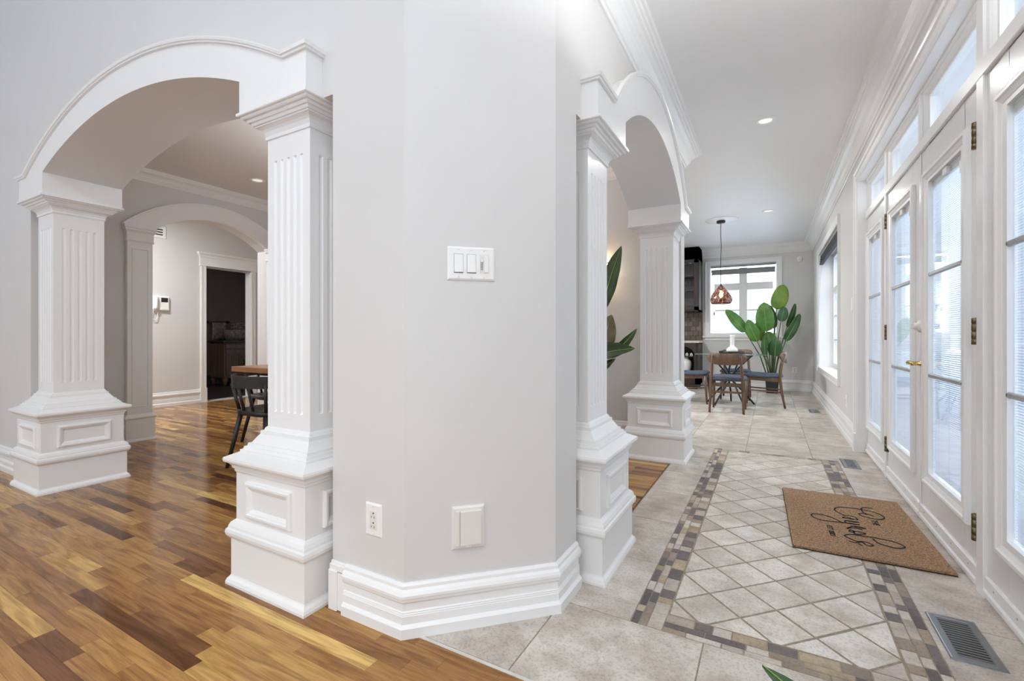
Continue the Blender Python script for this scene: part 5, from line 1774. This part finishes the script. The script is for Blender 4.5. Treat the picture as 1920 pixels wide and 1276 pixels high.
for m_, p0, p1, wd, tw in LV:
    a, e = Vector(p0) - off, Vector(p1) - off
    blade(a, e, wd * 1.08, (tw, -1, 0.25), M[m_], t, bend=0.05, fold=0.16, shape=0.80, blunt=0.48)
    st = Vector((a.x * 0.12, a.y * 0.10, 0.20))
    mid = st.lerp(a, 0.5) + Vector((-a.x * 0.10, 0, 0.03))
    b = MB(); b.tube([st, mid, a, a + (e - a) * 0.1], [0.013, 0.010, 0.007, 0.004], 8); b.build('stalk', M['stem'], t)

# leafy plant in the dining room, between the narrow arch's columns
t = thing('leafy_plant', 'dark leafy plant in the dining room seen through the narrow arch', 'plant', (-1.62, 3.62, 0))
off = Vector((-1.62, 3.62, 0))
b = MB(); b.lathe([(0.0, 0.0), (0.13, 0.0), (0.17, 0.30), (0.175, 0.32), (0.160, 0.32), (0.155, 0.28)], 28, cap=False); b.build('pot', M['planter'], t)
b = MB(); b.lathe([(0.0, 0.282), (0.156, 0.28)], 20, cap=False); b.build('soil', M['soil'], t)
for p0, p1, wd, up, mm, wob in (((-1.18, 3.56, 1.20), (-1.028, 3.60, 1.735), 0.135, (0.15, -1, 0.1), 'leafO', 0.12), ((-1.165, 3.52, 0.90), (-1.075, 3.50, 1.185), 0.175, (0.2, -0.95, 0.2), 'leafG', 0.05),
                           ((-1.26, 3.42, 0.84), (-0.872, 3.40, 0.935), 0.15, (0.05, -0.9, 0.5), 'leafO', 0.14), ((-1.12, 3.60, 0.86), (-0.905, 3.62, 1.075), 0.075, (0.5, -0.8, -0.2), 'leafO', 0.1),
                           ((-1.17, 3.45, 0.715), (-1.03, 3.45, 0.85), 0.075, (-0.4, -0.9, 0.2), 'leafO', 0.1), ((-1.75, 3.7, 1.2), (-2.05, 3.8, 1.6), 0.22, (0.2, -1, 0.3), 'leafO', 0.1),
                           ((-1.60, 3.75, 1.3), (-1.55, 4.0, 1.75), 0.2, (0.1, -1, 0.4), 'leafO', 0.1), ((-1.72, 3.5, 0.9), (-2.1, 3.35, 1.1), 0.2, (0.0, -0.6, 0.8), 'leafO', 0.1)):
    a, e = Vector(p0) - off, Vector(p1) - off
    blade(a, e, wd, up, M[mm], t, bend=0.07, fold=0.3, wob=wob, shape=0.8)
    st = Vector((a.x * 0.08, a.y * 0.08, 0.28))
    mid = st.lerp(a, 0.55) + Vector((-a.x * 0.22, -a.y * 0.2, 0.03))
    b = MB(); b.tube([st, mid, a, a + (e - a) * 0.12], [0.014, 0.011, 0.007, 0.004], 8); b.build('stalk', M['stem'], t)

# plant close to the camera, only one leaf tip reaches into view
t = thing('potted_plant', 'plant below the frame whose dark green leaf tip shows at the bottom edge', 'plant', (0.24, 0.74, 0))
b = MB(); b.lathe([(0.0, 0.0), (0.07, 0.0), (0.095, 0.16), (0.098, 0.17), (0.088, 0.17), (0.085, 0.15)], 24, cap=False); b.build('pot', M['ceramic'], t)
b = MB(); b.lathe([(0.0, 0.152), (0.086, 0.15)], 16, cap=False); b.build('soil', M['soil'], t)
for p0, p1, up, wd in (((-0.085, 0.10, 0.352), (-0.2545, 0.339, 0.350), (0.25, -0.25, 1), 0.075), ((0.05, 0.02, 0.30), (0.24, 0.05, 0.30), (0, 0, 1), 0.06), ((0.0, -0.06, 0.28), (0.06, -0.28, 0.26), (0, 0, 1), 0.06), ((-0.05, -0.03, 0.27), (-0.24, -0.12, 0.24), (0, 0, 1), 0.06)):
    blade(p0, p1, wd, up, M['leafB'], t, bend=0.04, fold=0.22, shape=0.7)
    b = MB(); b.tube([(p0[0] * 0.2, p0[1] * 0.2, 0.15), (p0[0] * 0.7, p0[1] * 0.7, 0.26), p0], [0.006, 0.005, 0.003], 6); b.build('stalk', M['stem'], t)

# ------------------------------------------------------------------ wall sconce in the dining room
t = thing('wall_sconce', 'lit wall lamp with a half round shade behind the leafy plant', 'lamp', (-1.475, 4.45, 1.58))
b = MB()
half = [(0.12 * math.cos(PI + PI * i / 20), 0.12 * math.sin(PI + PI * i / 20)) for i in range(21)]
b.grid([[(x, y, 0.0) for x, y in half], [(x, y, 0.142) for x, y in half]])
b.build('shade', M['lampglow'], t, solid=0.003)
b = MB(); b.tube([(x * 1.02, y * 1.02, 0.147) for x, y in half], 0.005, 6); b.build('top_rim', M['iron'], t)
b = MB(); b.tube([(x * 1.02, y * 1.02, -0.002) for x, y in half], 0.004, 6); b.build('bottom_rim', M['iron'], t)
b = MB(); b.box(-0.05, 0.05, -0.012, 0, -0.02, 0.16); b.build('backplate', M['iron'], t, bevel=0.003)
b = MB(); b.T = Matrix.Translation((0, -0.05, 0.03)); b.lathe([(0.0, 0.0), (0.015, 0.0), (0.015, 0.03), (0.024, 0.055), (0.018, 0.08), (0, 0.088)], 16); b.build('bulb', M['bulb'], t)

# ------------------------------------------------------------------ kitchen hutch
t = thing('hutch', 'tall espresso wood hutch with glass doors in the nook corner', 'cabinet', (-1.70, 9.735, 0))
b = MB()
b.box(-0.50, 0.50, -0.22, 0.28, 1.50, 1.53); b.box(-0.50, -0.47, -0.22, 0.28, 1.50, 2.52); b.box(0.47, 0.50, -0.22, 0.28, 1.50, 2.52); b.box(-0.5, 0.5, 0.26, 0.28, 0.95, 2.52); b.box(-0.5, 0.5, -0.22, 0.28, 2.48, 2.52)
for z in (1.90, 2.18):
    b.box(-0.48, 0.48, -0.17, 0.27, z, z + 0.018)
b.build('upper_case', M['hutch'], t)
for x0, x1 in ((-0.495, -0.002), (0.002, 0.495)):
    b = MB()
    b.box(x0, x0 + 0.06, -0.242, -0.222, 1.52, 2.50); b.box(x1 - 0.085, x1, -0.242, -0.222, 1.52, 2.50); b.box(x0, x1, -0.242, -0.222, 1.52, 1.59); b.box(x0, x1, -0.242, -0.222, 2.43, 2.50)
    dd = b.build('door', M['hutch'], t, bevel=0.003, segs=1)
    b = MB(); b.box(x0 + 0.055, x1 - 0.08, -0.234, -0.231, 1.585, 2.435); b.build('pane', M['glass'], dd)
b = MB()
b.sweep([(0.5, 0.28), (0.5, -0.22), (-0.5, -0.22)], [(0, 2.50), (-0.012, 2.50), (-0.014, 2.52), (-0.004, 2.525), (-0.010, 2.56), (-0.035, 2.60), (-0.038, 2.61), (-0.070, 2.615), (-0.070, 2.655), (-0.06, 2.69), (-0.035, 2.725), (0, 2.73)])
b.box(-0.5, 0.5, -0.22, 0.28, 2.52, 2.73)
b.build('cornice', M['hutch'], t)
b = MB()
b.box(-0.50, 0.50, -0.30, 0.28, 0.08, 0.28); b.box(-0.5, -0.46, -0.30, 0.28, 0.08, 0.885); b.box(0.44, 0.50, -0.30, 0.28, 0.08, 0.885); b.box(-0.5, 0.5, 0.26, 0.28, 0.08, 0.885); b.box(-0.48, 0.48, -0.26, 0.28, 0.615, 0.632); b.box(-0.47, 0.47, -0.27, 0.28, 0.0, 0.08)
b.box(-0.5, 0.5, -0.30, 0.28, 0.87, 0.885)
b.build('lower_case', M['hutch'], t)
b = MB()
ap = arc(0.22, 0.70, 0.20, 0.12, 14)
b.prism([(0.0, 0.28), (0.02, 0.28)] + ap + [(0.42, 0.28), (0.46, 0.28), (0.46, 0.885), (0.0, 0.885)], -0.315, -0.298, lambda a, z, h: (a, h, z))
b.build('arched_front', M['hutch'], t)
b = MB(); b.box(-0.44, 0.44, -0.315, -0.298, 0.10, 0.26); dr = b.build('drawer', M['hutch'], t, bevel=0.004)
b = MB(); b.T = Matrix.Translation((0.20, -0.315, 0.17)) @ Matrix.Rotation(PI / 2, 4, 'X'); b.lathe([(0.008, 0), (0.008, 0.012), (0.016, 0.018), (0.014, 0.026), (0, 0.028)], 14); b.build('knob', M['steel'], dr)
b = MB(); b.box(-0.52, 0.515, -0.335, 0.28, 0.886, 0.93); b.build('counter', M['granite'], t, bevel=0.006)
bs = MB(); bs.box(-0.50, 0.49, 0.242, 0.258, 0.93, 1.50); bsp = bs.build('backsplash', M['grout'], t)
for i in range(6):
    for j in range(9):
        x0 = 0.49 - (j + 1) * 0.105 + (0.05 if i % 2 else 0)
        z0 = 0.932 + i * 0.094
        x1 = min(x0 + 0.101, 0.49)
        if x1 - x0 < 0.02 or x0 < -0.5:
            continue
        q = MB(); q.box(x0, x1, 0.228, 0.243, z0, min(z0 + 0.090, 1.498), tone=rnd.random()); q.build('tile', M['backsplash'], bsp, bevel=0.004, segs=1, tone=True)
t = thing('puck_light', 'small puck light glowing inside the top of the hutch', 'cabinet light', (-1.395, 9.74, 2.478))
b = MB(); b.lathe([(0.032, 0), (0.032, -0.010), (0.026, -0.013), (0, -0.013)], 18); b.build('lens', M['downlight'], t)
wg = None
for k in range(5):
    loc = (-1.30 - 0.085 * k, 9.66 + 0.05 * (k % 2), 1.918)
    if wg is None:
        wg = thing('wine_glass', 'first stemmed glass from the window side on the middle hutch shelf', 'glass', loc, 0, 'stemmed glasses in the hutch')
        b = MB(); b.lathe([(0.0, 0.0), (0.032, 0.001), (0.004, 0.006), (0.004, 0.085), (0.022, 0.10), (0.034, 0.13), (0.034, 0.155), (0.029, 0.185), (0.027, 0.185)], 18, cap=False); b.build('bowl', M['tglass'], wg)
    else:
        dup(wg, loc, 0, ['', 'second', 'third', 'fourth', 'fifth'][k] + ' stemmed glass from the window side on the middle hutch shelf')
t = thing('plate_stack', 'white stacked dishes on the bottom shelf of the hutch', 'dishes', (-1.40, 9.66, 1.530))
b = MB(); b.lathe([(0.0, 0.0), (0.06, 0.0), (0.10, 0.022), (0.125, 0.030), (0.125, 0.046), (0.10, 0.052), (0.0, 0.05)], 26); b.build('dish', M['ceramic'], t)
t = thing('ginger_vase', 'rounded white vase in the arched niche of the hutch', 'vase', (-1.46, 9.60, 0.28))
b = MB(); b.lathe([(0.0, 0.0), (0.055, 0.0), (0.075, 0.02), (0.110, 0.12), (0.118, 0.19), (0.105, 0.25), (0.062, 0.295), (0.052, 0.315), (0.058, 0.33), (0.046, 0.33), (0.04, 0.30)], 28, cap=False); b.build('body', M['ceramic'], t)
for k, x in enumerate((-1.425, -1.345)):
    t = thing('house_figurine', ['small white house figurine in the hutch niche, the one nearer the wall of the column side', 'small white house figurine in the hutch niche, nearer the window'][k] if k else 'small white house figurine in the hutch niche, above the rounded vase', 'figurine', (x, 9.56, 0.632), 0, 'house figurines in the hutch')
    b = MB(); b.prism([(-0.024, 0), (0.024, 0), (0.024, 0.04), (0, 0.064), (-0.024, 0.04)], -0.02, 0.02, lambda a, z, h: (a, h, z)); b.build('house_body', M['ceramic'], t)
    b = MB(); b.box(-0.007, 0.007, -0.0212, -0.0195, 0.008, 0.028); b.build('doorway', M['slot'], t)

# ------------------------------------------------------------------ powder room
t = thing('vanity', 'carved brown vanity cabinet in the dark powder room', 'cabinet', (-9.95, 5.78, 0))
b = MB(); b.box(-0.27, 0.25, -0.42, 0.42, 0.16, 0.89); b.build('body', M['vanity'], t, bevel=0.006)
for sy in (-1, 1):
    b = MB(); b.box(0.25, 0.272, sy * 0.2 - 0.185, sy * 0.2 + 0.185, 0.22, 0.72); d_ = b.build('door', M['vanity'], t, bevel=0.006)
    for k in range(6):
        b = MB(); b.box(0.272, 0.280, sy * 0.2 - 0.13 + k * 0.048, sy * 0.2 - 0.11 + k * 0.048, 0.28, 0.66); b.build('reed', M['vanity'], d_)
    b = MB(); b.tube([(0.275, sy * 0.03, 0.52), (0.30, sy * 0.03, 0.50), (0.30, sy * 0.03, 0.44), (0.275, sy * 0.03, 0.42)], 0.010, 8); b.build('handle', M['iron'], d_)
for sx in (-0.22, 0.20):
    for sy in (-0.37, 0.37):
        b = MB(); b.lathe([(0.02, 0.0), (0.035, 0.03), (0.05, 0.10), (0.045, 0.16)], 12, (sx, sy, 0)); b.build('foot', M['vanity'], t)
b = MB(); b.box(-0.28, 0.30, -0.46, 0.46, 0.89, 0.925); b.build('countertop', M['powderbase'], t, bevel=0.006)
b = MB(); b.box(0.25, 0.276, -0.40, 0.40, 0.76, 0.86); b.build('drawer_front', M['vanity'], t, bevel=0.008)
t = thing('hand_towel', 'patterned hand towel on a rail in the dark powder room', 'towel', (-10.22, 5.52, 1.30))
b = MB()
b.grid([[(0.055 + 0.006 * math.sin(7 * u + z * 12), -0.14 + 0.28 * u, -z) for u in [i / 12 for i in range(13)]] for z in [k * 0.05 for k in range(8)]])
b.build('cloth', M['towel'], t, solid=0.01)
t = thing('towel_rail', 'dark towel rail on the powder room wall', 'towel rail', (-10.25, 5.52, 1.315))
b = MB(); b.tube([(0.075, -0.22, 0), (0.075, 0.22, 0)], 0.009, 8); b.build('bar', M['iron'], t)
for sy in (-0.21, 0.21):
    b = MB(); b.tube([(0.0, sy, 0), (0.08, sy, 0)], [0.028, 0.012], 10); b.build('bracket', M['iron'], t)
t = thing('floral_basket', 'basket with cream flowers on the powder room vanity', 'flower basket', (-9.95, 5.72, 0.925))
b = MB(); b.lathe([(0.0, 0.0), (0.16, 0.0), (0.20, 0.16), (0.205, 0.22), (0.19, 0.22), (0.18, 0.14)], 24, cap=False); b.build('basket', M['towel'], t)
for k in range(14):
    a, rr = rnd.uniform(0, 6.28), rnd.uniform(0.02, 0.19)
    b = MB()
    cxx, cyy, czz = rr * math.cos(a), rr * math.sin(a), 0.26 + rnd.uniform(0, 0.12)
    for p_ in range(6):
        q = a + p_ * PI / 3
        b.add([(cxx, cyy, czz), (cxx + 0.04 * math.cos(q - 0.35), cyy + 0.04 * math.sin(q - 0.35), czz + 0.012), (cxx + 0.055 * math.cos(q), cyy + 0.055 * math.sin(q), czz - 0.004), (cxx + 0.04 * math.cos(q + 0.35), cyy + 0.04 * math.sin(q + 0.35), czz + 0.012)], [(0, 1, 2, 3)])
    b.build('flower', M['flower'], t)

# ------------------------------------------------------------------ unseen lamps added to brighten the rooms


def fill_lamp(label, x, y, z, power, size, col=(0.95, 0.975, 1.0)):  # added ceiling fitting carrying a fill light
    t = thing('added_fill_lamp', label, 'ceiling light', (x, y, z))
    b = MB(); b.lathe([(size * 0.5, 0.0), (size * 0.5, -0.025), (size * 0.46, -0.03)], 28, cap=False); b.build('rim', M['trim'], t)
    b = MB(); b.lathe([(0.0, -0.028), (size * 0.46, -0.028)], 28, cap=False); b.build('diffuser', M['downlight'], t)
    d = bpy.data.lights.new('ceiling_fill_light', 'AREA')
    d.shape = 'DISK'; d.size = size * 0.9; d.energy = power; d.color = col
    o = bpy.data.objects.new('ceiling_fill_light', d)
    COL.objects.link(o)
    o.parent = t
    o.location = (0, 0, -0.034)


for i, (x, y, p_) in enumerate(((-5.4, -2.4, 14), (-2.6, -2.4, 16), (-0.3, -1.6, 44))):  # fill lights added to the unseen hall
    fill_lamp('added fill lamp on the high entrance hall ceiling, ' + ['the one far left', 'the middle one', 'the one before the corridor'][i], x, y, HZ, p_, 0.6)
fill_lamp('added fill lamp on the rear hall ceiling out of view', -6.6, 2.3, 2.80, 58, 0.4)  # added to brighten the hall wall
fill_lamp('added fill lamp on the kitchen ceiling hidden by the far column', -2.2, 6.5, CZ, 78, 0.4)  # added to lift the nook and far columns


def fill_uplight(label, x, y, z, drop, power, size):  # added bowl around an upward fill light
    t = thing('added_fill_bowl', label, 'lamp', (x, y, z))
    b = MB(); b.lathe([(0.02, -0.10), (size * 0.3, -0.085), (size * 0.46, -0.035), (size * 0.5, 0.0), (size * 0.49, 0.0), (size * 0.45, -0.03), (0.0, -0.08)], 32, cap=False); b.build('bowl', M['trim'], t)
    b = MB(); b.tube([(0, 0, -0.05), (0, 0, drop)], 0.008, 8); b.build('rod', M['iron'], t)
    b = MB(); b.lathe([(0.0, drop - 0.03), (0.06, drop - 0.03), (0.06, drop)], 20, cap=False); b.build('canopy', M['iron'], t)
    d = bpy.data.lights.new('bowl_fill_light', 'AREA')
    d.shape = 'DISK'; d.size = size * 0.8; d.energy = power; d.color = (0.97, 0.985, 1.0)
    o = bpy.data.objects.new('bowl_fill_light', d); COL.objects.link(o)
    o.parent = t; o.location = (0, 0, -0.01); o.rotation_euler = (PI, 0, 0)


fill_uplight('added fill bowl lamp in the dining room hidden by the pier', -2.6, 2.9, 1.95, DZ - 1.95, 30, 0.5)  # added to lift dining walls and ceiling without lighting the floor directly
fill_uplight('added fill bowl lamp over the corridor mouth above the frame', 0.22, 1.42, 2.08, CZ - 2.08, 20, 0.45)  # added fill for the near corridor and its ceiling
fill_lamp('added fill lamp on the powder room ceiling out of view', -9.0, 3.4, 2.6, 12, 0.3)  # added so the dark powder room stays visible
